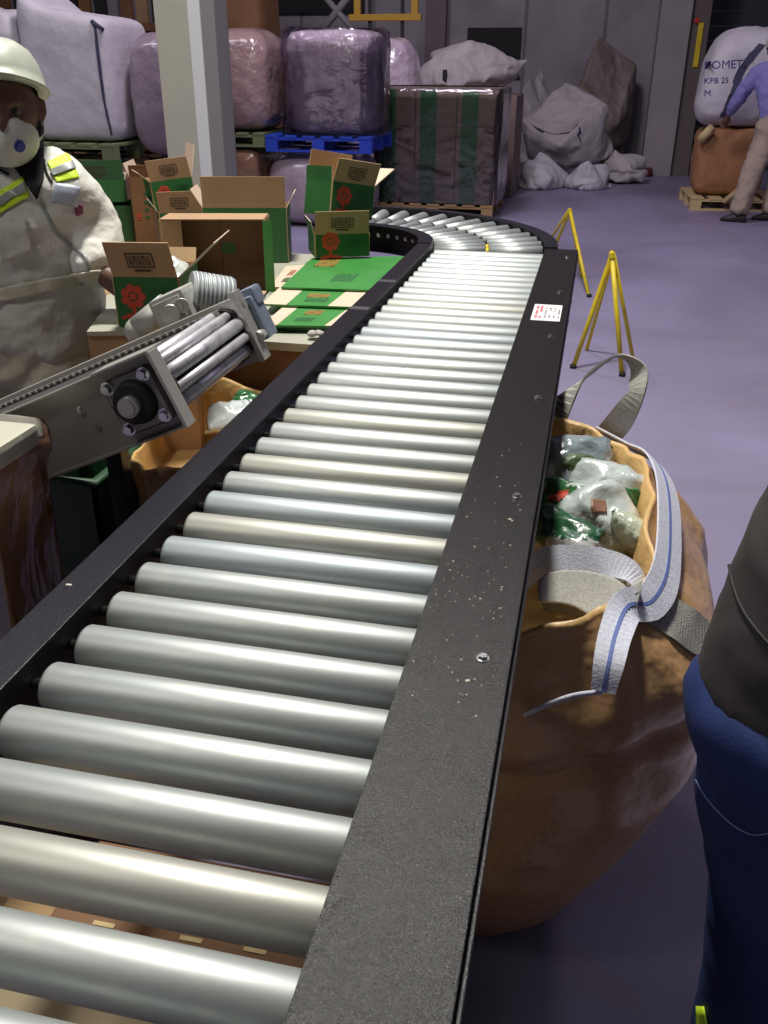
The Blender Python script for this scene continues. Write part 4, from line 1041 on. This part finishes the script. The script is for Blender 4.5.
t, o = bigbag('square white bulk bag directly left of the beige column', (-4.42,8.0,.868), .40, .42, 1.0, 31, e=9, ev=9, amp=.02, sag=.02, top=lambda x, y: 1+.30*max(0,-x-.45)-.05*x)
q = MB().ribbon([(-4.08,7.55,1.8),(-4.07,7.5,1.5),(-4.07,7.5,1.2),(-4.04,7.55,.9)], [Vector((1,0,0))]*4, .03, .012, seg=8).build('dark_seam', 'seam', o)
sw = q.modifiers.new('sw','SHRINKWRAP'); sw.target = o; sw.offset = .006; sw.wrap_mode = 'OUTSIDE_SURFACE'
MB().tube([(-4.12,7.6,1.78),(-4.07,7.56,1.76),(-4.03,7.6,1.72)], .018).build('tied_corner', 'seam', o)
bigbag('white bulk bag behind the worker helmet at the far left', (-5.28,8.0,.868), .42, .42, 1.02, 33, e=9, ev=7, top=lambda x, y: 1+.14*max(0,-x))
bigbag('narrow lilac grey bag squeezed between the white bag and the column', (-3.72,8.15,.75), .25, .38, .96, 35, m='purplefilm')
# pink bale on pallet
box_load('brown wrapped carton load under the pink bale right of the column', (-3.98,9.0,0), (-3.28,9.9,.73), 'brownfilm')
pallet('greenish pallet beneath the pink wrapped bale', (-3.60,9.45,.745), 0, .80, .9, 'wood_green', slats=5, h=.13)
bigbag('rounded pink film wrapped bale right of the column', (-3.53,9.4,.878), .38, .42, .90, 37, m='pinkfilm', name='wrapped_bale', cat='bale', amp=.04, ev=4.5, part='film_wrap')
# blue pallet load
bigbag('lilac film wrapped bundle below the blue pallet', (-2.72,9.45,0), .50, .45, .70, 41, m='purplefilm', name='wrapped_bundle', cat='bundle', part='film_wrap')
pallet('bright blue plastic pallet with the shiny wrapped bundle on it', (-2.65,9.45,.71), 0, 1.06, .95, 'blue_plastic', slats=6, h=.15, name='plastic_pallet')
t, o = bigbag('shiny film wrapped bundle on the blue pallet', (-2.58,9.45,.868), .46, .43, .90, 43, m='clearfilm', amp=.025, ev=7, e=3.2, sag=.03, name='wrapped_bundle', cat='bundle', part='wrapped_goods')
rings = []
for z, g_ in ((.85,.03),(1.0,.02),(1.2,.03),(1.4,.02),(1.6,.025),(1.76,.02),(1.80,-.04)):
    R = []
    for k in range(120):
        th = 2*PI*k/120; x, y = se(th, .47+g_, .44+g_, 3.4); p = Vector((-2.58+x,9.45+y,z)); p += Vector((x,y,0)).normalized()*max(-.005,fold(p,6,8)*.03); R.append(p)
    rings.append(R)
MB().loft(rings, cap0=False, cap1=False).build('stretch_film', 'film', t)
bigbag('dim rounded bundle behind the shiny wrapped bundle', (-2.52,11.42,0), .40, .38, 1.75, 45, m='clearfilm', name='wrapped_bundle', cat='bundle', amp=.04, ev=4, e=2.4, part='film_wrap')
# upper storage behind: rack
rk = thing('storage_rack', 'brown timber rack of boards rising behind the bags at top left', 'rack', (-6.5,12.5,0))
for k in range(26):
    x = -9.4+.2*k; mm = ['kraft_dk','rubber','wood','kraft_dk','column_grey','rubber'][k*5 % 6]
    MB().bb((x,12.6+.05*(k%3),0), (x+.16,12.66+.05*(k%3),3.4)).build('upright_board', mm, rk)
MB().bb((-9.4,12.4,1.85), (-4.4,12.6,1.95)).build('rack_beam', 'kraft_dk', rk)
bigbag('brown carton bale above the pink bale', (-4.55,11.5,0), .62, .4, 2.75, 51, m='kraft_dk', name='wrapped_bale', cat='bale', e=8, ev=8, part='board_block')
# yellow lifting frame
yf = thing('lifting_frame', 'yellow steel frame hanging above the wrapped bundles at the top', 'frame', (-2.6,12.0,1.95))
for x in (-3.0,-2.3): MB().bb((x-.04,11.97,1.97), (x+.04,12.03,3.6), bev=.005).build('side_post', 'ochre', yf)
MB().bb((-3.1,11.96,1.94), (-2.22,12.04,2.01), bev=.005).build('bottom_bar', 'ochre', yf)
MB().bb((-3.1,11.96,3.5), (-2.22,12.04,3.6), bev=.005).build('top_bar', 'ochre', yf)
for x in (-2.85,-2.45): MB().bb((x-.02,11.99,0), (x+.02,12.02,3.5)).build('mast_channel', 'rubber', yf)
MB().tube([(-4.05,13.5,1.7),(-3.2,13.5,2.6)], .05).build('pale_beam', 'concrete', rk)
MB().tube([(-3.9,13.5,2.35),(-3.3,13.5,1.75)], .04).build('pale_beam', 'concrete', rk)

# ------------------------------------------------------------------ people
def skin(name, verts, edges, radii, m, par, sub=2, root=0, disp=None, smooth_=True):
    inv = wm(par).inverted()
    me = bpy.data.meshes.new(name); me.from_pydata([inv @ Vector(v) for v in verts], edges, []); o = bpy.data.objects.new(name, me); COL.objects.link(o); o.parent = par
    s = o.modifiers.new('skin', 'SKIN'); s.use_smooth_shade = True; s.branch_smoothing = .6
    for i, r in enumerate(radii):
        sv = me.skin_vertices[0].data[i]; sv.radius = r if isinstance(r, (tuple, list)) else (r, r); sv.use_root = (i == root)
    u = o.modifiers.new('sub', 'SUBSURF'); u.levels = u.render_levels = sub
    if disp:
        tx = bpy.data.textures.new(name+'_folds', 'CLOUDS'); tx.noise_scale = disp[0]; tx.noise_depth = 2
        d = o.modifiers.new('disp', 'DISPLACE'); d.texture = tx; d.strength = disp[1]; d.mid_level = .5; d.texture_coords = 'LOCAL'
    me.materials.append(MT[m]); return o
def frame3(fwd, up):
    f = Vector(fwd).normalized(); r = f.cross(Vector(up)).normalized(); u = r.cross(f); return r, f, u
def hand_into(mb, wrist, d, n, side=1, s=1., curl=.5):
    """five fingered hand from wrist along d, palm normal n (curl goes toward n)"""
    d = Vector(d).normalized(); n = Vector(n); n = (n-d*n.dot(d)).normalized(); l = d.cross(n)*side
    w = Vector(wrist)
    mb.tube([w, w+d*.03*s, w+d*.06*s, w+d*.085*s], [.024*s,.03*s,.034*s,.03*s], 12)
    mb.tube([w+l*.015*s+d*.02*s, w+l*.026*s+d*.09*s], [.016*s,.013*s], 10); mb.tube([w-l*.015*s+d*.02*s, w-l*.026*s+d*.085*s], [.016*s,.013*s], 10)
    for k, (off, L) in enumerate(((.03,.070),(.010,.078),(-.010,.073),(-.029,.058))):
        p = w+d*.085*s+l*off*s; pts = [p-d*.02*s, p]; a = 0
        for seg_, q in enumerate((.42,.33,.25)):
            a += curl*(.9 if seg_ == 0 else .8); p = p+(d*math.cos(a)+n*math.sin(a)+l*off*.6)*L*q*s; pts.append(p)
        mb.tube(spline(pts,3), [.0092*s]*(3*(len(pts)-1)-3)+[.0085*s,.008*s,.007*s,.005*s], 8)
    p = w+d*.025*s+l*.025*s; pts = [p, p+(l*.6+d*.6+n*.2)*.032*s, p+(l*.55+d*.9+n*.5)*.055*s, p+(l*.3+d*1.1+n*.7)*.072*s]
    mb.tube(spline(pts,3), [.013*s]*4+[.011*s]*3+[.010*s,.009*s,.006*s], 8)
def head_into(mb, c, yaw, pitch, s=1.):
    """head facing local -Y"""
    R = Matrix.Translation(Vector(c)) @ Matrix.Rotation(yaw,4,'Z') @ Matrix.Rotation(pitch,4,'X')
    n, m = 40, 28; rings = []
    for j in range(m+1):
        ph = (j/m-.5)*PI*.998; z = math.sin(ph); r = math.cos(ph); ring = []
        for k in range(n):
            th = 2*PI*k/n; x, y = r*math.cos(th)*.074, r*math.sin(th)*.094; zz = z*.118
            if zz < 0: x *= 1+zz*2.6; y *= 1+zz*1.2; 
            if y < 0:
                f = max(0, 1-(x/.074)**2)
                y += -.0 ; g = lambda cx, cz, sx, sz: math.exp(-((x-cx)/sx)**2-((zz-cz)/sz)**2)
                y -= .026*g(0,-.022,.013,.020) + .010*g(0,.0,.009,.022)
                y += .013*(g(.030,.010,.017,.012)+g(-.030,.010,.017,.012))
                y -= .006*(g(.028,.030,.025,.008)+g(-.028,.030,.025,.008))
                y -= .007*g(0,-.056,.022,.007)+.006*g(0,-.068,.020,.006); y += .006*g(0,-.062,.024,.003)
                y -= .010*g(0,-.100,.022,.015)
            ring.append(R @ Vector((x*s, y*s, zz*s)))
        rings.append(ring)
    mb.loft(rings)
    for sx in (1,-1):
        q = MB(); mb.tube([R @ Vector((sx*.073*s,.0,.03*s)), R @ Vector((sx*.083*s,.012*s,.022*s)), R @ Vector((sx*.083*s,.010*s,0)), R @ Vector((sx*.072*s,-.0,-.028*s))], [.006*s,.010*s,.010*s,.006*s], 8)
    return R
def garment(name, chains, m, par, vox, fold_, seed):
    mb = MB()
    for pts, rad, ref in chains:
        P = spline(pts, 6); RX = spline([Vector((a, b, 0)) for a, b in rad], 6); rings = []
        for i, p in enumerate(P):
            t_ = (P[min(i+1,len(P)-1)]-P[max(i-1,0)]).normalized(); x = (ref-t_*ref.dot(t_)).normalized(); y = t_.cross(x)
            rings.append([p+x*RX[i].x*math.cos(2*PI*k/28)+y*RX[i].y*math.sin(2*PI*k/28) for k in range(28)])
        for end, sg in ((0,-1),(-1,1)):
            c = P[end]; t_ = (P[1]-P[0] if end == 0 else P[-1]-P[-2]).normalized(); rr_ = [c+(q-c)*.75+t_*sg*min(RX[end].x,RX[end].y)*.25 for q in rings[end]]
            if end == 0: rings.insert(0, rr_)
            else: rings.append(rr_)
        mb.loft(rings)
    o = mb.build(name, m, par)
    rm = o.modifiers.new('rm','REMESH'); rm.mode = 'VOXEL'; rm.voxel_size = vox; sm = o.modifiers.new('sm','SMOOTH'); sm.factor = .6; sm.iterations = 5
    bake(o); me = o.data; f, amp = fold_
    ns = [v.normal.copy() for v in me.vertices]
    for v, n_ in zip(me.vertices, ns):
        p = v.co; q = Vector((p.x, p.y, p.z*1.35+.35*p.x))
        v.co = p + n_*(fold(q, f, seed)*amp + fold(q, f*2.3, seed+5)*amp*.45)
    me.update(); return o
def person(label, J, spec, loc, name='person'):
    """J: joint positions; spec: materials and radii"""
    t = thing(name, label, 'person', loc)
    J = {k: Vector(v) for k, v in J.items()}; s = spec.get('s', 1.)
    # body
    mb = MB()
    def chain(ks, rs): mb.tube(spline([J[k] for k in ks], 5), [x.x for x in spline([Vector((r*s,0,0)) for r in rs], 5)], 14)
    chain(('pelvis','waist','chest','neck'), (.12,.11,.12,.05)); mb.tube([J['neck']-Vector((0,0,.02)), J['head']-Vector((0,0,.05*s))], [.05*s,.052*s], 14)
    for a in 'LR':
        chain(('chest','sh'+a), (.06,.05)); chain(('sh'+a,'el'+a,'wr'+a), (.045,.036,.026)); chain(('pelvis','hip'+a,'kn'+a,'an'+a), (.075,.066,.046,.036))
        d = J['wr'+a]-J['el'+a]; hd = spec.get('hand'+a, (d, Vector((0,-1,0)))); hand_into(mb, J['wr'+a], hd[0], hd[1], 1 if a == 'R' else -1, s, spec.get('curl',.45))
    R = head_into(mb, J['head'], spec.get('yaw',0), spec.get('pitch',0), s)
    b = mb.build('body', 'skin', t)
    rm = b.modifiers.new('rm','REMESH'); rm.mode = 'VOXEL'; rm.voxel_size = spec.get('vox',.007); rm.use_smooth_shade = True
    sm = b.modifiers.new('sm','SMOOTH'); sm.factor = .5; sm.iterations = 2
    for sx in (1,-1):
        MB().sph(R @ Vector((sx*.030*s,-.0725*s,.010*s)), .0115*s, 14, scale=(1.1,1,.75)).build('eye', 'eye', b)
        MB().sph(R @ Vector((sx*.030*s,-.0815*s,.009*s)), .0052*s, 12).build('iris', 'iris', b)
    # clothes
    ax = (J['shR']-J['shL']).normalized(); r = spec['top_r']; q = spec['leg_r']; vx = spec.get('cvox', .014)
    hem = J['pelvis'].lerp(J['waist'], spec.get('hem', .3)); bb_ = J['chest'].lerp(J['neck'], .62)
    ch = [([hem, J['waist'], J['chest'], bb_, J['neck']], [r[0], r[1], r[2], r[3], r[4]], ax),
          ([J['shL'], bb_, J['shR']], [(r[5],r[5]), (r[5]*1.15,r[5]*1.1), (r[5],r[5])], Vector((0,0,1)))]
    for a in 'LR':
        w_ = J['wr'+a].lerp(J['el'+a], .06)
        ch.append(([J['sh'+a].lerp(bb_,.25), J['sh'+a].lerp(J['el'+a],.25), J['el'+a], w_], [(r[5],r[5]), (r[5]*.98,r[5]*.98), (r[6],r[6]), (r[7],r[7])], Vector((0,1,.1))))
    top = garment('jacket' if 'jacket' in spec['top'] else 'shirt', ch, spec['top'], t, vx, spec.get('fold', (7,.012)), spec.get('seed', 1))
    ch = [([J['pelvis'].lerp(J['waist'],.75+spec.get('rise',0)*.4), J['pelvis'].lerp(J['waist'],.3), J['pelvis'], J['pelvis']-Vector((0,0,.09))], [q[0], q[0], q[1], (q[1][0]*.8,q[1][1]*.8)], ax)]
    for a in 'LR': ch.append(([J['hip'+a]+Vector((0,0,.06)), J['hip'+a]-Vector((0,0,.12)), J['kn'+a], J['an'+a]], [(q[2]*.95,q[2]*.95), (q[2],q[2]), (q[3],q[3]), (q[4],q[4])], ax))
    trous = garment('trousers', ch, spec['leg'], t, vx, spec.get('fold', (7,.012)), spec.get('seed', 1)+3)
    for a in 'LR':
        an = J['an'+a]; fd = Vector(spec.get('foot', (0,-1,0))).normalized()
        mb = MB(); mb.tube([Vector((an.x,an.y,.13))-fd*.0, Vector((an.x,an.y,.07))-fd*.02], [.052,.055], 14)
        for i in range(1): 
            rings = []
            for u_, w_, h_ in ((-.085,.020,.05),(-.075,.036,.085),(-.03,.042,.105),(.03,.043,.095),(.09,.048,.068),(.14,.044,.052),(.17,.026,.035),(.178,.010,.02)):
                side = Vector((-fd.y,fd.x,0)); c = Vector((an.x,an.y,0))+fd*u_
                rings.append([c+side*w_*math.cos(k*2*PI/14)+Vector((0,0,max(.0,h_/2+h_/2*math.sin(k*2*PI/14)))) for k in range(14)])
            mb.loft(rings)
        mb.build('boot', 'boot', t, smooth=True)
    return t, top, R, b, trous

# worker on the left (white coverall)
YW = 2.25
def W(px, py, dy=0): return at(px, py, YW+dy)
pel = W(22,340); fx = lambda p, dx=0, dy=0, dz=0: Vector((p.x+dx, p.y+dy, p.z+dz))
headc = W(4,113,-.02)
J = dict(pelvis=pel, waist=W(24,292,.02), chest=W(14,228,.0), neck=W(15,168,.02), head=headc,
         shR=W(58,184,.02), elR=W(92,232,.06), wrR=W(100,272,-.04), shL=W(-42,205,-.05), elL=W(-78,290,-.08), wrL=W(-50,345,-.14),
         hipR=fx(pel,.10,-.0,-.07), hipL=fx(pel,-.10,-.04,-.07), knR=Vector((pel.x+.11,pel.y+.0,.46)), knL=Vector((pel.x-.12,pel.y-.06,.46)),
         anR=Vector((pel.x+.11,pel.y+.04,.10)), anL=Vector((pel.x-.13,pel.y-.02,.10)))
head_dir = (CAM-headc); yaw = math.atan2(head_dir.x, -head_dir.y)*.85
wk, top, HR, wbody, trousw = person('worker in white overalls, white hard hat and face mask standing at left', J,
    dict(top='coverall', leg='trouser_cream', top_r=[(.215,.17),(.215,.17),(.19,.15),(.13,.10),(.07,.07),.085,.075,.055], leg_r=[(.195,.16),(.205,.17),.125,.10,.08], yaw=yaw, pitch=.05, fold=(4.2,.021), cvox=.010, hem=.0, foot=(.5,-.85,0), s=1.13,
         handR=(Vector((.75,.2,-.5)), Vector((.5,.3,-.6)))), (pel.x,pel.y,0))
# helmet, cap, mask (in head frame)
def hp(x, y, z): return HR @ Vector((x, y, z))
def head_shell(name, prof, m, par, n=48, sx=1., sy=1.15, cen=(0,.012,0), tilt=0, brim=None):
    T_ = Matrix.Translation(Vector(cen)) @ Matrix.Rotation(tilt,4,'X'); rings = []
    for r, z in prof:
        rings.append([HR @ (T_ @ Vector((r*sx*math.cos(2*PI*k/n), r*sy*math.sin(2*PI*k/n)*(1+(brim(2*PI*k/n) if (brim and r > .112) else 0)), z))) for k in range(n)])
    return MB().loft(rings, cap0=False).build(name, m, par, smooth=True)
hel = head_shell('hard_hat', [(.088,.0),(.098,.0),(.117,-.004),(.119,.001),(.110,.008),(.108,.03),(.099,.062),(.084,.090),(.060,.109),(.030,.119),(.004,.121)], 'helmet', wk, cen=(0,.010,.048), tilt=-.34, brim=lambda a: .22*max(0,-math.sin(a))**3)
MB().tube([hp(0,-.095,.105), hp(0,-.07,.150), hp(0,-.0,.178), hp(0,.07,.155)], [.004,.008,.009,.005], 10).build('crown_ridge', 'helmet', hel)
head_shell('dark_cap', [(.081,-.075),(.088,-.05),(.090,-.01),(.086,.05),(.075,.085),(.04,.11)], 'dark_cloth', wk, cen=(0,.032,-.01), sy=1.05, tilt=-.1)
mb = MB(); rings = []
for u_, r in ((0,1),(.25,.97),(.5,.85),(.75,.6),(.92,.3),(1,.05)):
    rings.append([HR @ Vector((.074*r*math.cos(a)*(1.05), -.058-.072*u_ + (.03*abs(math.cos(a))**2*(1-u_)), -.057+.066*r*math.sin(a) + (.012 if math.sin(a) > 0 else 0)*(1-abs(math.cos(a)))*r + .006*u_)) for a in [2*PI*k/32 for k in range(32)]])
mb.loft(rings, cap0=False); mk = mb.build('face_mask', 'mask', wk, smooth=True); sd_ = mk.modifiers.new('s','SOLIDIFY'); sd_.thickness = .003
MB().cyl(hp(.026,-.100,-.062), hp(.034,-.116,-.066), .017, .014, 20).cyl(hp(.034,-.116,-.066), hp(.036,-.119,-.067), .009,.009,16).build('exhale_valve', 'blue_valve', mk)
for sx in (1,-1):
    MB().tube([hp(sx*.05,-.075,-.055), hp(sx*.078,-.03,-.06), hp(sx*.088,.03,-.05)], .003, 8).build('strap', 'mask', mk)
    MB().tube([hp(sx*.085,.02,.04), hp(sx*.082,-.01,-.04), hp(sx*.05,-.04,-.115), hp(sx*.01,-.05,-.14)], .0035, 8).build('chin_strap', 'dark_cloth', hel)
# collar opening, zip, hi-vis bands, badge
def on_body(o, target, off=.004, proj=None):
    sw = o.modifiers.new('sw','SHRINKWRAP'); sw.target = target; sw.offset = off; sw.wrap_mode = 'OUTSIDE_SURFACE'; return o
def patch(name, q4, m, par, target, off=.004, n=14, th=.003):
    mb = MB(); A, B, C_, D = [Vector(p) for p in q4]
    vs = [[mb.b.verts.new(A.lerp(B,i/n).lerp(D.lerp(C_,i/n), j/n)) for i in range(n+1)] for j in range(n+1)]
    for j in range(n):
        for i in range(n): mb.b.faces.new((vs[j][i],vs[j][i+1],vs[j+1][i+1],vs[j+1][i])).smooth = True
    o = mb.build(name, m, par); on_body(o, target, off); s_ = o.modifiers.new('t','SOLIDIFY'); s_.thickness = th; return o
a = lay('hivis_band', ((-20,204),(23,177),(30,196),(-16,224)), 'hivis', top, top)
lay('reflective_strip', ((-19,211),(25,183),(28,190),(-17,218)), 'reflect', a, top, .0065)
a = lay('hivis_band', ((47,163),(68,153),(79,178),(57,183)), 'hivis', top, top)
lay('reflective_strip', ((50,171),(72,162),(75,169),(53,177)), 'reflect', a, top, .0065)
lay('inner_collar', ((2,150),(44,143),(44,178),(37,200)), 'dark_cloth', top, top, .002)
lay('identity_badge', ((55,184),(79,187),(77,206),(53,201)), mat('badge_card', (.45,.48,.58), .4), top, top, .007, n=6)
lay('chest_logo', ((74,206),(82,204),(83,213),(76,216)), mat('maroon_ink', (.22,.04,.10), .6), top, top, .004, n=4)
lay('chest_pocket', ((-8,228),(26,220),(32,250),(2,262)), 'coverall', top, top, .006)
lay_line('zip_placket', ((39,198),(46,214),(57,233),(72,246),(86,258),(90,276)), .010, 'reflect', top, top)
lay_line('lanyard', ((44,160),(46,172),(52,183)), .006, 'dark_cloth', top, top)
lay('waist_belt', ((-25,292),(100,268),(104,280),(-25,308)), 'trouser_cream', top, top, .006, n=5, nu=24, th=.004)
lay_line('pocket_seam', ((28,305),(38,322),(46,345)), .006, 'reflect', trousw, trousw)

# person at far right (lilac shirt) bending to the bag
P2 = Vector((1.86,10.75,0))
J = dict(pelvis=(1.790,10.75,.93), waist=(1.760,10.77,1.08), chest=(1.720,10.85,1.30), neck=(1.680,10.92,1.50), head=(1.650,10.90,1.64),
         shL=(1.520,10.93,1.42), elL=(1.380,11.0,1.17), wrL=(1.320,11.10,1.0), shR=(1.890,10.86,1.42), elR=(1.980,10.98,1.17), wrR=(1.840,11.15,1.05),
         hipL=(1.680,10.73,.88), hipR=(1.890,10.75,.88), knL=(1.580,10.58,.50), knR=(1.880,10.66,.50), anL=(1.500,10.45,.10), anR=(1.840,10.62,.10))
p2, top2, HR, _, _ = person('person in lilac blue shirt and beige trousers bending at the printed bag', J,
    dict(top='lilac_top', leg='beige_trouser', top_r=[(.19,.14),(.18,.14),(.20,.14),(.14,.10),(.06,.06),.085,.07,.045], leg_r=[(.175,.15),(.19,.16),.13,.105,.095], yaw=-2.4, pitch=.35, fold=(6,.02), cvox=.02, vox=.012, foot=(-.6,.2,0)), (1.9,10.7,0))
head_shell('white_cap', [(.090,.0),(.094,.03),(.086,.07),(.06,.10),(.02,.115)], 'helmet', p2, cen=(0,.01,.02))

# near person at right edge: back and hip
P3 = Vector((.40,.90,0))
J = dict(pelvis=(0.363,.93,.80), waist=(0.378,.95,.97), chest=(0.438,.99,1.20), neck=(0.528,1.02,1.44), head=(0.558,1.03,1.58),
         shL=(0.378,1.06,1.38), elL=(0.428,1.18,1.12), wrL=(0.528,1.32,1.0), shR=(0.648,.93,1.38), elR=(0.748,.98,1.10), wrR=(0.708,1.18,.95),
         hipL=(0.328,.96,.80), hipR=(0.498,.91,.80), knL=(0.358,.98,.46), knR=(0.528,.93,.46), anL=(0.363,.96,.10), anR=(0.538,.88,.10))
p3, top3, HR, _, tr3 = person('person in dark jacket and blue work trousers close by the right edge', J,
    dict(top='jacket', leg='blue_trouser', top_r=[(.19,.165),(.18,.155),(.165,.135),(.14,.10),(.06,.06),.08,.062,.04], leg_r=[(.172,.15),(.200,.175),.125,.10,.085], yaw=PI-.4, rise=.55, pitch=.2, fold=(4,.007), cvox=.012, vox=.008, foot=(.3,1,0), hem=.14), (.4,.9,0))
lay_line('sleeve_seam', ((727,540),(733,580),(745,612),(768,642),(790,660)), .004, 'rubber', top3, top3, .003)
lay_line('pocket_seam', ((684,742),(690,765),(705,795),(730,822),(752,834),(775,832)), .0022, mat('pale_blue_thread', (.10,.14,.28), .8), tr3, tr3, .002)
lay('reflective_patch', ((699,1006),(706,1006),(716,1060),(699,1060)), 'hivis', tr3, tr3, n=6)
head_shell('dark_cap', [(.084,-.02),(.088,.03),(.080,.07),(.055,.10),(.02,.112)], 'dark_cloth', p3, cen=(0,.01,.02))

# ------------------------------------------------------------------ lights
def area(name, loc, target, size, power, col, sy=None):
    l = bpy.data.lights.new(name, 'AREA'); l.energy = power; l.color = col; l.size = size
    if sy: l.shape = 'RECTANGLE'; l.size_y = sy
    o = bpy.data.objects.new(name, l); COL.objects.link(o); o.location = loc
    o.rotation_euler = (Vector(target)-Vector(loc)).to_track_quat('-Z','Y').to_euler(); return o
area('lamp_over_conveyor', (-1.05,3.15,5.4), (-.6,1.8,.5), .6, 300, (1,.98,.90))
area('lamp_hall_right', (3.5,7.5,6.5), (1.5,6,0), 1.2, 52, (.80,.74,1))
area('lamp_hall_back', (-2.0,7.4,6.0), (-2.5,10.5,.5), 1.2, 165, (.93,.82,.95))
area('lamp_hall_left', (-6,5,6), (-4,7,.5), 1.2, 55, (.93,.87,1))
area('lamp_near_left', (-3.0,-.4,4.6), (-1.3,2.4,1.0), .8, 42, (1,.97,.90))
w = bpy.data.worlds.new('world'); SC.world = w; w.use_nodes = True
bg = w.node_tree.nodes['Background']; bg.inputs[0].default_value = (.80,.76,.95,1); bg.inputs[1].default_value = .04

SC.view_settings.view_transform = 'Standard'; SC.view_settings.look = 'None'; SC.view_settings.gamma = 1; SC.view_settings.use_curve_mapping = False
SC.view_settings.exposure = 0.22
